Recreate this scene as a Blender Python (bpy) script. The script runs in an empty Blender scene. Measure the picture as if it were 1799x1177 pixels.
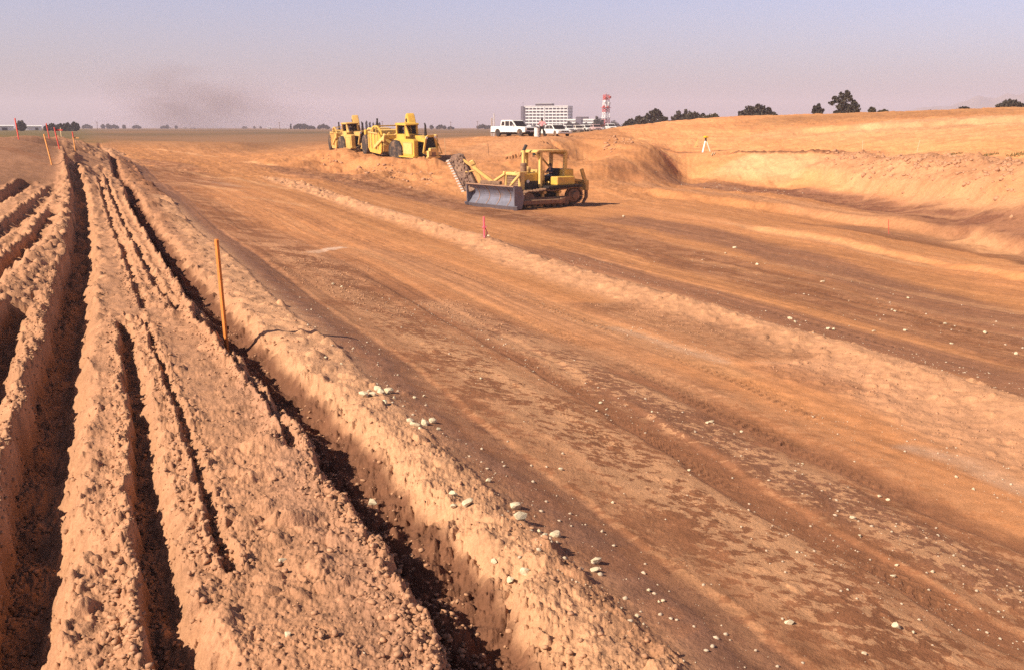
import bpy, bmesh, math, random
import numpy as np
from mathutils import Vector, Matrix, Euler
random.seed(7)
rng = np.random.default_rng(7)
S = bpy.context.scene
COL = S.collection
R = math.radians

# ------------------------------------------------------------------ camera
EYE = 6.0                                   # eye height above the lowest pit floor datum
FPX, CX, CY = 1749.0, 899.5, 588.5
PITCH = math.atan(363.5 / FPX)
cam = bpy.data.cameras.new('camera'); camo = bpy.data.objects.new('camera', cam); COL.objects.link(camo)
cam.sensor_width = 36.0; cam.lens = 36.0 * FPX / 1799.0
cam.clip_start = 0.1; cam.clip_end = 30000
camo.location = (0, 0, EYE); camo.rotation_euler = (math.pi/2 - PITCH, 0, 0)
S.camera = camo

def ray(u, v):
    X = (u - CX)/FPX; Y = (CY - v)/FPX
    return (X, math.cos(PITCH) + Y*math.sin(PITCH), -math.sin(PITCH) + Y*math.cos(PITCH))

# ------------------------------------------------------------------ noise
def _hash(ix, iy, seed):
    h = ix.astype(np.uint32)*np.uint32(374761393) + iy.astype(np.uint32)*np.uint32(668265263) + np.uint32((seed*2246822519) & 0xffffffff)
    h = (h ^ (h >> np.uint32(13))) * np.uint32(1274126177)
    h = (h ^ (h >> np.uint32(16))) * np.uint32(2246822519)
    return h ^ (h >> np.uint32(15))
def _h01(ix, iy, seed):
    return _hash(ix, iy, seed).astype(np.float32) * np.float32(1/4294967296.0)
def vnoise(x, y, seed=0):
    """gradient noise about -1..1"""
    fx = np.floor(x); fy = np.floor(y)
    ix = fx.astype(np.int64); iy = fy.astype(np.int64)
    dx = (x-fx).astype(np.float32); dy = (y-fy).astype(np.float32)
    ux = dx*dx*dx*(dx*(dx*6-15)+10); uy = dy*dy*dy*(dy*(dy*6-15)+10)
    def g(ox, oy):
        a = _h01(ix+ox, iy+oy, seed)*np.float32(6.2831853)
        return np.cos(a)*(dx-ox) + np.sin(a)*(dy-oy)
    a = g(0,0); b = g(1,0); c = g(0,1); d = g(1,1)
    return ((a+(b-a)*ux) + ((c+(d-c)*ux)-(a+(b-a)*ux))*uy)*1.5
def fbm(x, y, seed=0, octv=4, gain=.5):
    s = 0; a = 1; t = 0
    for i in range(octv):
        s = s + a*vnoise(x*(2**i)+i*17.3, y*(2**i)-i*9.1, seed+i*31); t += a; a *= gain
    return s/t
def lumps(x, y, cell, prob, seed, rmin=.25, rmax=.55, sharp=.5):
    """height of half-buried clods scattered one to a cell (metres), plus the id noise of the clod on top"""
    X = x/cell; Y = y/cell
    fx = np.floor(X); fy = np.floor(Y)
    ix = fx.astype(np.int64); iy = fy.astype(np.int64)
    dx = (X-fx).astype(np.float32); dy = (Y-fy).astype(np.float32)
    h = np.zeros(x.shape, np.float32)
    for oy in (-1, 0, 1):
        for ox in (-1, 0, 1):
            cx = ix+ox; cy = iy+oy
            px = ox + .2 + .6*_h01(cx, cy, seed) - dx
            py = oy + .2 + .6*_h01(cx, cy, seed+1) - dy
            r = rmin + (rmax-rmin)*_h01(cx, cy, seed+2)**2
            on = _h01(cx, cy, seed+3) < prob
            an = _h01(cx, cy, seed+4)*6.283
            ca = np.cos(an); sa = np.sin(an)
            qx = (px*ca+py*sa)*1.25; qy = (py*ca-px*sa)*.85
            d2 = qx*qx+qy*qy
            hh = np.where(on, np.sqrt(np.maximum(0, r*r-d2))*(.8+.4*qx/np.maximum(r, .01)), 0)
            h = np.maximum(h, hh)
    return h*cell
def sst(a, b, x):
    t = np.clip((x-a)/(b-a), 0, 1); return t*t*(3-2*t)

# ------------------------------------------------------------------ large shape of the ground
# control points (u, v of the sight line, metres below the eye): real spots once intersected
CP = """
0 1177 2.1;300 1177 2.1;600 1177 2.08;0 950 2.1;300 950 2.1;560 950 2.1;0 800 2.1;300 800 2.1;500 800 2.1;0 600 2.1;200 600 2.1;397 583 2.18;150 420 2.15;290 420 2.2;0 420 2.0
90 340 1.95;200 320 2.2;0 335 1.75;160 275 2.15;145 300 2.15;152 250 1.9;240 243 1.95
950 1050 2.2;1150 1150 2.28;700 750 2.22;500 580 2.25;400 470 2.3;280 350 2.35
1220 1130 2.29;850 800 2.3;575 560 2.34;410 440 2.4;255 320 2.42
1500 1100 2.5;1100 800 2.65;700 540 2.85;450 400 2.95;300 310 2.9;210 262 2.5
1799 1150 2.75;1799 950 3.1;1400 760 3.15;1000 570 3.3;700 430 3.45;500 340 3.45;350 280 3.15;260 250 2.4
1799 740 3.55;1500 640 3.55;1200 540 3.6;1000 480 3.65;850 428 3.7;700 380 3.8;560 330 3.75
1799 640 4.2;1500 560 4.25;1200 470 4.4;1000 410 4.5;885 368 4.7;820 345 4.6;960 366 4.7;1030 345 4.7;700 330 4.35;600 305 4.0;450 268 3.3;350 255 2.8
1799 540 4.6;1500 460 4.7;1250 400 4.8;1080 360 4.75
1799 470 4.9;1500 410 5.0;1300 370 5.0;1100 320 4.2;1030 305 4.0;1200 345 4.6
"""
CPD = """
560 100 2.55;600 96 3.1;640 84 3.6;640 99 2.9;690 95 3.2;700 82 3.9;730 93 3.3;780 90 3.4;800 78 3.6;860 80 3.0;900 98 2.1;960 76 3.7
940 112 1.02;870 118 1.0;990 118 1.02;820 112 1.5;760 118 1.9;900 100 1.25;950 97 1.0;950 103 1.0;1000 98 1.1;1000 108 1.05;1060 118 .95;860 106 1.5;960 90 1.9;910 90 2.3
1060 96 1.25;1100 94 1.35;1130 94 1.4;1150 93 1.6;1166 91 2.4;1179 89.5 3.4;1192 88 4.4;1000 87 2.5;1060 85 2.6;1100 85 2.7;1140 86 2.85;1165 85 3.7;1000 78 3.9;1060 76 4.0;1110 78 4.1;1150 82 4.0;1175 81 4.5;1060 106 1.15;1110 105 1.3;1140 104 1.5;1165 102 2.2
1250 81 4.7;1330 77 4.85;1400 74 4.95;1600 60 5.1;1799 46 5.15
1200 92 4.4;1240 87 4.65;1290 86 4.7;1340 85 4.7;1400 83 4.75;1450 81 4.8;1525 75 4.9;1600 67 4.95;1700 59 5.0;1799 52 5.05;1900 47 5.1
1170 103 2.7;1200 101.5 2.62;1240 99 2.5;1290 98 2.45;1340 96 2.38;1400 94 2.33;1450 92 2.28;1525 86 2.3;1600 79 2.3;1700 71 2.27;1799 64 2.25;1900 58 2.2
1240 105 2.4;1340 102 2.25;1450 98 2.1;1600 85 2.1;1799 70 2.05
0 55 .45;60 60 .42;130 68 .75;80 39 1.27;0 35 1.5;0 44 .95;60 46 .95;112 42 1.25;112 50 1.05;132 50 1.7;150 50 2.1;136 70 1.5;-60 50 .45;60 80 1.0;0 80 1.1;130 95 1.7
1160 122 .9;1300 120 1.0;1500 105 .95;1799 80 1.2
1100 142 -.2;1200 148 -1.0;1300 150 -1.55;1500 148 -1.9;1650 144 -2.2;1799 138 -2.4
1100 170 .1;1300 190 -1.4;1500 190 -1.8;1799 180 -2.3;1300 280 .6;1799 280 .3;1100 230 .9;1500 400 1.2
1000 150 1.1;900 160 1.1;700 150 1.9;560 150 2.1;420 150 2.1;300 150 1.9;200 165 1.6;100 150 1.3;0 110 1.2
1000 400 1.3;700 400 1.5;400 400 1.5;100 400 1.3;1799 700 1.3;0 250 1.3;-100 60 1.4;-100 20 1.9;1900 20 4.2;1900 140 -2.5;-100 8 2.1
1900 8 3.1;1900 6 2.85
0 2000 1.3;600 2000 1.5;1200 2000 1.4;1799 2000 1.3
300 1.2 2.1;900 1.2 2.1;1500 1.2 2.1;0 2.5 2.1;1799 2.2 2.3;900 3 2.12
"""
pts = []
for q in CP.replace('\n', ';').split(';'):
    if q.strip():
        u, v, h = map(float, q.split()); d = ray(u, v); k = h/-d[2]
        x, y = d[0]*k, d[1]*k
        pts.append((math.atan2(x, y), math.log(math.hypot(x, y)), -h))
for q in CPD.replace('\n', ';').split(';'):
    if q.strip():
        u, D, h = map(float, q.split())
        # at the horizon row the azimuth of column u
        X = (u-CX)/FPX; d = ray(u, 225.0); az = math.atan2(d[0], d[1])
        pts.append((az, math.log(D), -h))
pts = np.array(pts)
KA = 2.2
P2 = np.stack([pts[:, 0]*KA, pts[:, 1]], 1)
def _phi(r2): return np.sqrt(r2 + .0006)
n = len(P2)
A = _phi(((P2[:, None]-P2[None])**2).sum(-1)) + np.eye(n)*(-0.004)
B = np.concatenate([P2, np.ones((n, 1))], 1)
M = np.block([[A, B], [B.T, np.zeros((3, 3))]])
W = np.linalg.solve(M, np.concatenate([pts[:, 2], np.zeros(3)]))
# tabulate on a coarse grid and interpolate
GA = np.linspace(-R(34), R(34), 260); GL = np.linspace(math.log(1.0), math.log(2500), 420)
ga, gl = np.meshgrid(GA*KA, GL)
TAB = np.zeros(ga.shape)
for i in range(n):
    TAB += W[i]*_phi((ga-P2[i, 0])**2 + (gl-P2[i, 1])**2)
TAB += W[n]*ga + W[n+1]*gl + W[n+2]
def macro(x, y):
    az = np.clip(np.arctan2(x, y), GA[0], GA[-1]); l = np.clip(np.log(np.hypot(x, y)+1e-6), GL[0], GL[-1])
    fa = (az-GA[0])/(GA[1]-GA[0]); fl = (l-GL[0])/(GL[1]-GL[0])
    ia = np.clip(fa.astype(np.int64), 0, len(GA)-2); il = np.clip(fl.astype(np.int64), 0, len(GL)-2)
    ta = fa-ia; tl = fl-il
    return EYE + (TAB[il, ia]*(1-ta)+TAB[il, ia+1]*ta)*(1-tl) + (TAB[il+1, ia]*(1-ta)+TAB[il+1, ia+1]*ta)*tl

def hit(u, v, dmax=2000):
    """where the sight line meets the large shape"""
    d = ray(u, v); t = np.exp(np.linspace(math.log(1.5), math.log(dmax), 6000))
    x = d[0]*t; y = d[1]*t; z = EYE + d[2]*t
    g = macro(x, y) - z
    k = np.argmax(g > 0) if (g > 0).any() else len(t)-1
    return float(x[k]), float(y[k]), float(macro(x[k:k+1], y[k:k+1])[0])
def at_dist(u, D):
    d = ray(u, 225.0); L = math.hypot(d[0], d[1]); x, y = d[0]/L*D, d[1]/L*D
    return x, y

# ------------------------------------------------------------------ the grid
az = np.concatenate([np.linspace(-180, -60, 60, endpoint=False), np.linspace(-60, -30.5, 150, endpoint=False),
                     np.linspace(-30.5, 30.5, 1400, endpoint=False), np.linspace(30.5, 60, 150, endpoint=False), np.linspace(60, 180, 60, endpoint=False)])
rows = [.6, .9, 1.2, 1.5, 1.8, 2.1, 2.35, 2.6, 2.8, 2.95, 3.08]
r = 3.15
while r < 9000:
    rows.append(r)
    k = r*r/(996*2.0)*1.1 if r < 10 else min(r*r/(996*3.0)*1.3, .0038*r)
    if r > 260: k = .006*r*(1+(r-260)/260)
    if r > 1500: k = r*.12
    r += k
rows = np.array(rows)
NA, NR = len(az), len(rows)
aa, rr = np.meshgrid(np.radians(az), rows)
GX = (np.sin(aa)*rr).astype(np.float64); GY = (np.cos(aa)*rr).astype(np.float64)
RR = rr.astype(np.float32)
GZ = macro(GX, GY)
X0, Y0 = GX, GY
# every noise is read in a slightly warped place so nothing runs dead straight
WX = GX + .055*fbm(GX/1.3, GY/1.3, 3, 3) + .022*vnoise(GX/.2, GY/.2, 5) + .014*vnoise(GX/.07, GY/.07, 6)
WY = GY + .055*fbm(GX/1.3, GY/1.3, 13, 3) + .022*vnoise(GX/.2, GY/.2, 15) + .014*vnoise(GX/.07, GY/.07, 16)
farw = np.clip(RR/14, 1, 6)
BX = GX + farw*(.16*fbm(GX/(1.1*farw), GY/(1.1*farw), 23, 3)); BY = GY + farw*(.16*fbm(GX/(1.1*farw), GY/(1.1*farw), 33, 3))

def line(s):
    out = []
    for q in s.split(';'):
        if '@' in q:
            u, D = map(float, q.split('@')); out.append(at_dist(u, D)); continue
        u, v = map(float, q.split()[:2])
        out.append(hit(u, v)[:2])
    return np.array(out)
def field(pl, reach, X=WX, Y=WY):
    """index of the grid points near a line, signed distance (right of travel positive) and fraction along"""
    x0, y0 = pl.min(0)-reach; x1, y1 = pl.max(0)+reach
    idx = np.nonzero(((X > x0) & (X < x1) & (Y > y0) & (Y < y1)).ravel())[0]
    x = X.ravel()[idx]; y = Y.ravel()[idx]
    best = np.full(len(idx), 1e9); sd = np.zeros(len(idx)); fr = np.zeros(len(idx))
    m = len(pl)-1
    for i in range(m):
        a, b = pl[i], pl[i+1]; d = b-a; L2 = (d**2).sum()
        t = np.clip(((x-a[0])*d[0]+(y-a[1])*d[1])/L2, 0, 1)
        ex = x-a[0]-t*d[0]; ey = y-a[1]-t*d[1]
        dist = np.hypot(ex, ey); k = dist < best
        best[k] = dist[k]; sg = np.sign(ex*d[1]-ey*d[0]); sd[k] = (dist*sg)[k]; fr[k] = (i+t[k])/m
    k = best < reach
    return idx[k], sd[k], fr[k]
Zf = GZ.ravel(); 
# masks that later layers read
ROUGH = np.zeros(Zf.shape, np.float32)      # crumbly clods
SMOOTH = np.zeros(Zf.shape, np.float32)     # pressed by tyres
SEMI = np.zeros(Zf.shape, np.float32)
Rf = RR.ravel()

# ---- colours (linear albedo of the soils)
TAN = np.array([.46, .25, .14]); LIGHT = np.array([.58, .325, .17]); ORANGE = np.array([.50, .235, .105])
BROWN = np.array([.25, .115, .06]); WET = np.array([.115, .05, .034]); GREY = np.array([.245, .125, .078]); DUST = np.array([.60, .44, .34])
PURP = np.array([.29, .145, .088]); GRASS = np.array([.135, .10, .058]); DRY = np.array([.26, .15, .085])
C = np.zeros((len(Zf), 3), np.float32) + TAN
GLOSS = np.zeros(Zf.shape, np.float32)
MOT = np.zeros(Zf.shape, np.float32)         # mottling of pale crust over darker soil
def paint(s, w, col, k=1.0, edge=.35, rough=None, smooth=None, gloss=None, mot=None, ends=.08, dz=0, w1=None, fine=False):
    pl = line(s); w1 = w if w1 is None else w1
    idx, sd, fr = field(pl, max(w, w1)*1.6+.2, *((WX, WY) if fine else (BX, BY)))
    ww = w + (w1-w)*fr
    m = 1 - sst(1-edge, 1+edge, np.abs(sd)/ww)
    if ends: m = m*sst(0, ends, fr)*(1-sst(1-ends, 1, fr))
    m = (m*k).astype(np.float32)
    if col is not None: C[idx] += (np.array(col, np.float32)-C[idx])*m[:, None]
    if rough is not None: ROUGH[idx] += (rough-ROUGH[idx])*m
    if smooth is not None: SMOOTH[idx] += (smooth-SMOOTH[idx])*m
    if gloss is not None: GLOSS[idx] += (gloss-GLOSS[idx])*m
    if mot is not None: MOT[idx] += (mot-MOT[idx])*m
    if dz: Zf[idx] += dz*m
    return idx, sd, fr
# ------------------------------------------------------------------ zones
def side(s, X=BX, Y=BY):
    """signed distance of every grid point to the right of a long line (only its infinite chain)"""
    pl = line(s); best = np.full(len(Zf), 1e9, np.float32); sd = np.zeros(len(Zf), np.float32)
    x = X.ravel(); y = Y.ravel()
    for i in range(len(pl)-1):
        a, b = pl[i], pl[i+1]; d = b-a; L2 = (d**2).sum()
        t = ((x-a[0])*d[0]+(y-a[1])*d[1])/L2
        if i > 0: t = np.maximum(t, 0)
        if i < len(pl)-2: t = np.minimum(t, 1)
        ex = x-a[0]-t*d[0]; ey = y-a[1]-t*d[1]; dist = np.hypot(ex, ey)
        k = dist < best; best[k] = dist[k]; sd[k] = (dist*np.sign(ex*d[1]-ey*d[0]))[k]
    return sd
bigx, bigy = BX.ravel(), BY.ravel()
n1 = fbm(bigx/5, bigy/9, 41, 4); n2 = fbm(bigx/1.6, bigy/2.6, 43, 4); n3 = fbm(bigx/.45, bigy/.5, 45, 3)
ROAD = np.array([.45, .215, .095])
C[:] = ROAD
edgeE = side('1330 1177;1150 1030;1010 920;890 820;770 720;660 620;565 555;475 480;405 430;335 370;262 310;216 275;190 255')
bank = 1-sst(-.05, .12, edgeE); bank *= 1-sst(110, 150, Rf)
C += (TAN-C)*bank[:, None]; ROUGH += bank*(1-ROUGH)
SMOOTH[:] = .6*(1-bank)

# --- the graded ground on the right, in bands running with the haul road
paint('1800 1177;1560 1000;1300 830;1050 690;850 590;640 490;450 400;340 330;270 285', 2.1, BROWN*1.2, .9, .3, w1=3, mot=.55, ends=0, smooth=.5)
paint('1640 1177;1536 1100;1237 900;915 700;760 600;600 500;480 425', .40, BROWN*1.15, 1, .3, w1=.6, mot=1.0, ends=.02, smooth=0)
paint('1380 1177;1309 1100;1118 900;960 780;850 690', .12, TAN*.96, .9, .5, w1=.1, mot=.6, rough=.2, ends=.03)
paint('1490 1177;1378 1100;1230 990', .10, BROWN*1.05, .9, .4, smooth=1, mot=.05)
paint('1860 1177;1733 1100;1368 900;1056 700;860 590;740 525;640 470', .17, BROWN*1.18, .95, .25, smooth=1, mot=.03, dz=-.03, w1=.4)
paint('2000 1120;1503 900;1125 700;900 590;760 520', .34, PURP*.85, .9, .4, mot=1.0, rough=.2, smooth=0, dz=.02, w1=.6)
paint('2000 1040;1799 950;1648 890;1400 780;1200 690;1080 640', .24, BROWN*1.25, .95, .35, smooth=1, mot=.05, dz=-.025, w1=.4)
paint('2050 960;1799 850;1400 680;1100 590;800 495;620 425;470 367;400 330', 1.0, ORANGE*1.1, .95, .5, smooth=1, mot=.15, ends=.02, w1=2.0)
paint('1330 668;1150 605;1000 556', .35, LIGHT*.9, .5, .9, smooth=1)
paint('1280 700;1100 640;930 580', .3, TAN, .5, .9, mot=.5)
paint('1250 640;1000 560;800 490;640 435', .9, TAN*.98, .55, .8, smooth=1)
paint('1900 905;1799 860;1700 812;1570 775', .16, DUST*.95, .55, .95, mot=.6)
paint('1280 640;1150 595;1060 570', .14, DUST*.95, .4, .95, mot=.5)
paint('535 443;570 438;605 433', .12, DUST*1.15, .95, .5)
for q in ('330 322;380 330;430 338', '400 312;450 322;520 335', '300 300;350 308;400 318', '420 345;480 352;540 362', '260 262;330 270;390 278', '430 285;480 292;540 305'):
    paint(q, .5, LIGHT*1.02, .75, .8)
paint('340 318;380 322;425 330', .6, DUST*.85, .3, .8)
# crumbly windrow past the pink stake
idx, sd, fr = paint('1950 790;1799 735;1600 665;1350 590;1150 530;950 470;850 427;700 385;560 340;470 310', 1.25, np.array([.53, .30, .175]), .95, .4, rough=1.0, smooth=0, mot=.15, w1=1.0, ends=.02)
paint('1950 850;1799 800;1650 735;1500 668;1380 630', .8, np.array([.52, .29, .17]), .85, .5, rough=1.0, smooth=0, ends=.06)
Zf[idx] += .24*np.exp(-(sd/.7)**2)*(1-sst(.8, 1, fr))
paint('1380 640;1250 590;1120 555;1040 530', .8, GREY*.72, .6, .6, mot=.8)
paint('1500 690;1430 670;1330 640', .5, BROWN*1.25, .6, .6, rough=.9)
# haul road beyond the windrow
paint('1950 720;1799 668;1650 632;1500 592;1350 552;1200 512;1050 470;900 425', .95, PURP*.95, .9, .35, smooth=1, mot=0, rough=.0, dz=-.03, w1=1.6)
paint('1950 660;1799 618;1650 578;1500 535;1300 480;1150 438;1000 398;850 368;700 338;600 312;500 288', 1.4, BROWN*.95, .95, .4, smooth=.7, mot=.25, w1=2.6, ends=.03)
paint('1950 610;1799 570;1500 485;1350 440;1200 402;1050 378', 1.2, PURP*.82, .9, .4, smooth=1, mot=.05, w1=2)
paint('1000 402;850 372;760 352;700 338;600 318;480 290', 1.6, BROWN*.75, .75, .45, smooth=.6, mot=.3)
paint('860 372;760 356;650 335;540 312;450 290', .9, PURP, .5, .8, smooth=1)
paint('1950 530;1799 490;1600 450;1450 420;1300 398;1180 378;1080 362', 1.7, ORANGE*1.05, .7, .6, smooth=.6, mot=.1)
paint('1650 465;1500 430;1350 405;1250 388', .5, LIGHT*.85, .6, .7, smooth=1)
paint('1900 470;1799 442;1700 424;1560 402;1450 388', .9, GREY*.8, .75, .5, smooth=.5, w1=1.4)
paint('1900 450;1799 425;1600 388;1400 364;1250 345;1150 328;1060 312', 1.3, TAN*.88, .6, .6, rough=.3, mot=.2, w1=2)
# floor of the side cut, damp, with a pale scum
paint('1950 415;1799 394;1650 369;1500 351;1400 341;1320 336;1240 328;1190 318', 1.9, WET*1.35, .9, .35, smooth=.8, mot=.25, w1=3.0, ends=.03)
paint('1280 334;1240 328;1205 322', 1.6, GREY*1.1, .7, .6); paint('1490 332;1445 331;1410 331', 1.3, GREY*1.35, .6, .6)
# cut bank and the stripped hill behind it
hill = side('1900 425;1799 398;1650 372;1500 350;1400 336;1300 330;1230 322;1185 300;1150 270;1060 246')
hill = -hill; hl = 1-sst(-2.0, -.6, hill); hl *= (Rf > 40)*(1-sst(110, 116, Rf)*(bigx < 14))
C += ((ORANGE*1.32)-C)*(hl*.85)[:, None]; ROUGH -= ROUGH*hl*.7; SMOOTH += (.35-SMOOTH)*hl; MOT -= MOT*hl*.8
C += (np.array([.58, .33, .15])-C)*(hl*sst(-.1, .35, n1)*.55)[:, None]
paint('1450@88;1390@90;1330@93;1280@95', 3.6, np.array([.64, .395, .215]), .8, .6, ends=.15)
paint('1950 482;1799 452;1650 425;1500 400;1380 384', .35, BROWN*.75, .7, .7)
paint('1800 372;1700 356;1600 345', .6, LIGHT*1.08, .6, .8)
TOP = '1950@57;1900@59;1799@65;1700@72.5;1600@80;1525@87;1450@93.5;1400@95;1340@97.5;1290@99.5'
paint(TOP, .9, BROWN*.8, .95, .5, rough=1.0, w1=.5, dz=.15, ends=.01)
paint('1950@55;1900@57;1799@62.5;1700@69.5;1600@77;1525@84;1450@90.5', 2.2, TAN*.9, .6, .8, rough=1.2, mot=.6, ends=.06)
paint('1290@103;1240@104.5;1190@106;1165@107', .8, BROWN*.9, .7, .7, rough=.8)
paint('1960@118;1799@124;1650@128;1500@134;1400@138;1300@141', 9, np.array([.30, .15, .068]), .65, .7, rough=.3, ends=.12)
paint('1960@108;1799@110;1650@113;1500@118', 3.5, np.array([.56, .33, .19]), .6, .8, mot=.6)
paint('1960@100;1799@104;1700@106;1600@109', 1.2, BROWN*1.2, .5, .9)
paint('1799@48.5;1750@51;1700@54', .8, LIGHT*1.05, .7, .8, rough=1.0)
idx, sd, fr = paint('1799 318;1700 306;1600 296;1500 284;1440 280', 2.6, TAN*1.05, .5, .8, rough=1.0, mot=.5)
paint('1900 235;1799 234;1600 236;1450 234;1300 236', 4.5, LIGHT*.95, .6, .8)
paint('1950 214;1799 216;1650 220;1500 224', 4, np.array([.58, .36, .2]), .55, .9, mot=.5)
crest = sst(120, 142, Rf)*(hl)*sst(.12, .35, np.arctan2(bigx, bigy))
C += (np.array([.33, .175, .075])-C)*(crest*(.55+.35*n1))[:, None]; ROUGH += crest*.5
paint('1060 292;1100 300;1150 312;1190 318', 2.2, BROWN*1.1, .6, .5)  # shadow side at the mound's foot, its shade put into the soil colour
# the pile under the scrapers and the natural ground behind
paint('800 292;740 296;680 300;620 296;560 280', 5, ORANGE*1.0, .75, .8, rough=.25, smooth=.1, mot=.05)
paint('1000 252;900 256;800 262', 8, TAN*.9, .5, .9, mot=.2)
paint('430 258;500 254;560 256', 6, BROWN*1.0, .5, .8)
far = sst(125, 175, Rf)*(bigx < 20); far = np.maximum(far, sst(200, 260, Rf))
gcol = DRY + (GRASS-DRY)*np.clip(.5+.9*fbm(bigx/60, bigy/140, 51, 3), 0, 1)[:, None]
C += (gcol-C)*far[:, None]; MOT *= 1-far; SMOOTH *= 1-far
lg = sst(68, 84, Rf+8*n1)*(1-sst(-.415, -.375, np.arctan2(bigx, bigy)+.02*n1)); C += (np.array([.14, .115, .05])-C)*(lg*.85)[:, None]
# left shoulder, smooth brown spoil
mound0 = (1-sst(-.475, -.445, np.arctan2(bigx, bigy)))*sst(33, 39, Rf)*(1-lg)
azb = np.arctan2(bigx, bigy)
mound = (1-sst(-.425, -.412, azb+.01*n2))*sst(30, 34, Rf+2*n2+(azb+.47)*-60)*(1-lg)
C += (np.array([.30, .158, .092])-C)*(mound*.9)[:, None]; ROUGH -= ROUGH*mound*.8; SMOOTH += mound*.3
paint('0 258;40 268;80 280;105 284', .4, BROWN, .6, .6)

def ledge(s, dz, w=.5, fall=5, ends=.08):
    idx, sd, fr = field(line(s), fall*2, BX, BY)
    Zf[idx] += dz*(sst(-w, w, sd+.5*w*n2[idx])-.5)*np.exp(-(sd/fall)**2)*sst(0, ends, fr)*(1-sst(1-ends, 1, fr))
ledge('1950 466;1799 432;1700 413;1560 390;1400 370;1250 352;1100 330', .5, .5, 6)
ledge('1950 520;1799 487;1600 447;1450 418;1300 396', .22, .3, 4)
ledge('1799@57.5;1700@64.5;1600@72;1525@79;1450@85;1380@88', .55, .4, 3)
ledge('1950@104;1799@107;1650@111;1500@116;1400@120', .5, .6, 5)
ledge('1130 312;1040 300;960 292;880 290', .4, .5, 4)
ledge('1060 284;1000 276;930 272;880 272', .35, .4, 4)
def tread(s, w, pitch, dz, ends=.05):
    idx, sd, fr = field(line(s), w*1.5, WX, WY)
    pl = line(s); Lc = np.hypot(*(pl[1:]-pl[:-1]).T); cum = np.concatenate([[0], np.cumsum(Lc)]); f = fr*(len(pl)-1); i = np.clip(f.astype(int), 0, len(pl)-2)
    al = cum[i]+(f-i)*Lc[i]
    ph = (al+np.abs(sd)*.8)/pitch; k = (np.abs((ph % 1)-.5) < .24)*(1-sst(.85, 1.05, np.abs(sd)/w))*sst(0, ends, fr)*(1-sst(1-ends, 1, fr))*sst(-.25, .15, n2[idx])
    Zf[idx] += .55*dz*k; C[idx] *= (1-.12*k)[:, None]
tread('1733 1100;1368 900;1056 700;860 590;740 525', .17, .11, -.012)
tread('1799 950;1648 890;1400 780;1200 690', .2, .12, -.012)
tread('1250 905;1100 800;960 700', .12, .10, -.008)
tread('1500 760;1300 665;1100 585;900 515;700 445;560 400', .24, .16, -.02)
tread('1420 790;1200 680;1000 590;820 520', .24, .16, -.015)
tread('1799 655;1600 612;1400 560;1200 508', .3, .22, -.025)
tread('1799 600;1600 552;1400 500;1200 450;1000 402', .3, .24, -.03)

# --- tyre-pressed grey wheel track along the foot of the bank
idx, sd, fr = paint('1330 1177;1150 1030;1010 920;890 820;770 720;660 620;565 555;475 480;405 430;335 370;262 310;216 275', .32, GREY*1.0, .88, .16, fine=True, smooth=1, rough=0, gloss=.25, mot=0, ends=0, dz=-.03, w1=.4)
paint('1480 1177;1290 1030;1130 920;990 820;840 720;730 620;620 555;520 480;440 430', .28, BROWN*1.2, .7, .6, smooth=.7, mot=.5, dz=-.02)

epi, eps, epf = field(line('1330 1177;1150 1030;1010 920;890 820;770 720;660 620;565 555;475 480'), .45, WX, WY)
epm = sst(.05, .25, n3[epi]+.5*n2[epi])*(1-sst(.6, 1.0, np.abs(eps)/.4))*.6; C[epi] += (BROWN*1.2-C[epi])*epm[:, None]
# --- berm between trench and track
idx, sd, fr = field(line('1090 1177;990 1060;890 960;790 860;690 750;590 650;505 570;435 500;385 450;330 395;285 345'), .9)
Zf[idx] += .015*np.exp(-(np.abs(sd)/.36)**4); C[idx] += (np.array([.60, .345, .19])-C[idx])*(np.exp(-(sd/.40)**4)*.8)[:, None]
paint('1175 1177;1055 1040;960 940;870 850;800 780;735 715;680 660;600 590', .13, BROWN*1.2, .4, .8, rough=1.0, ends=.02)

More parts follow.
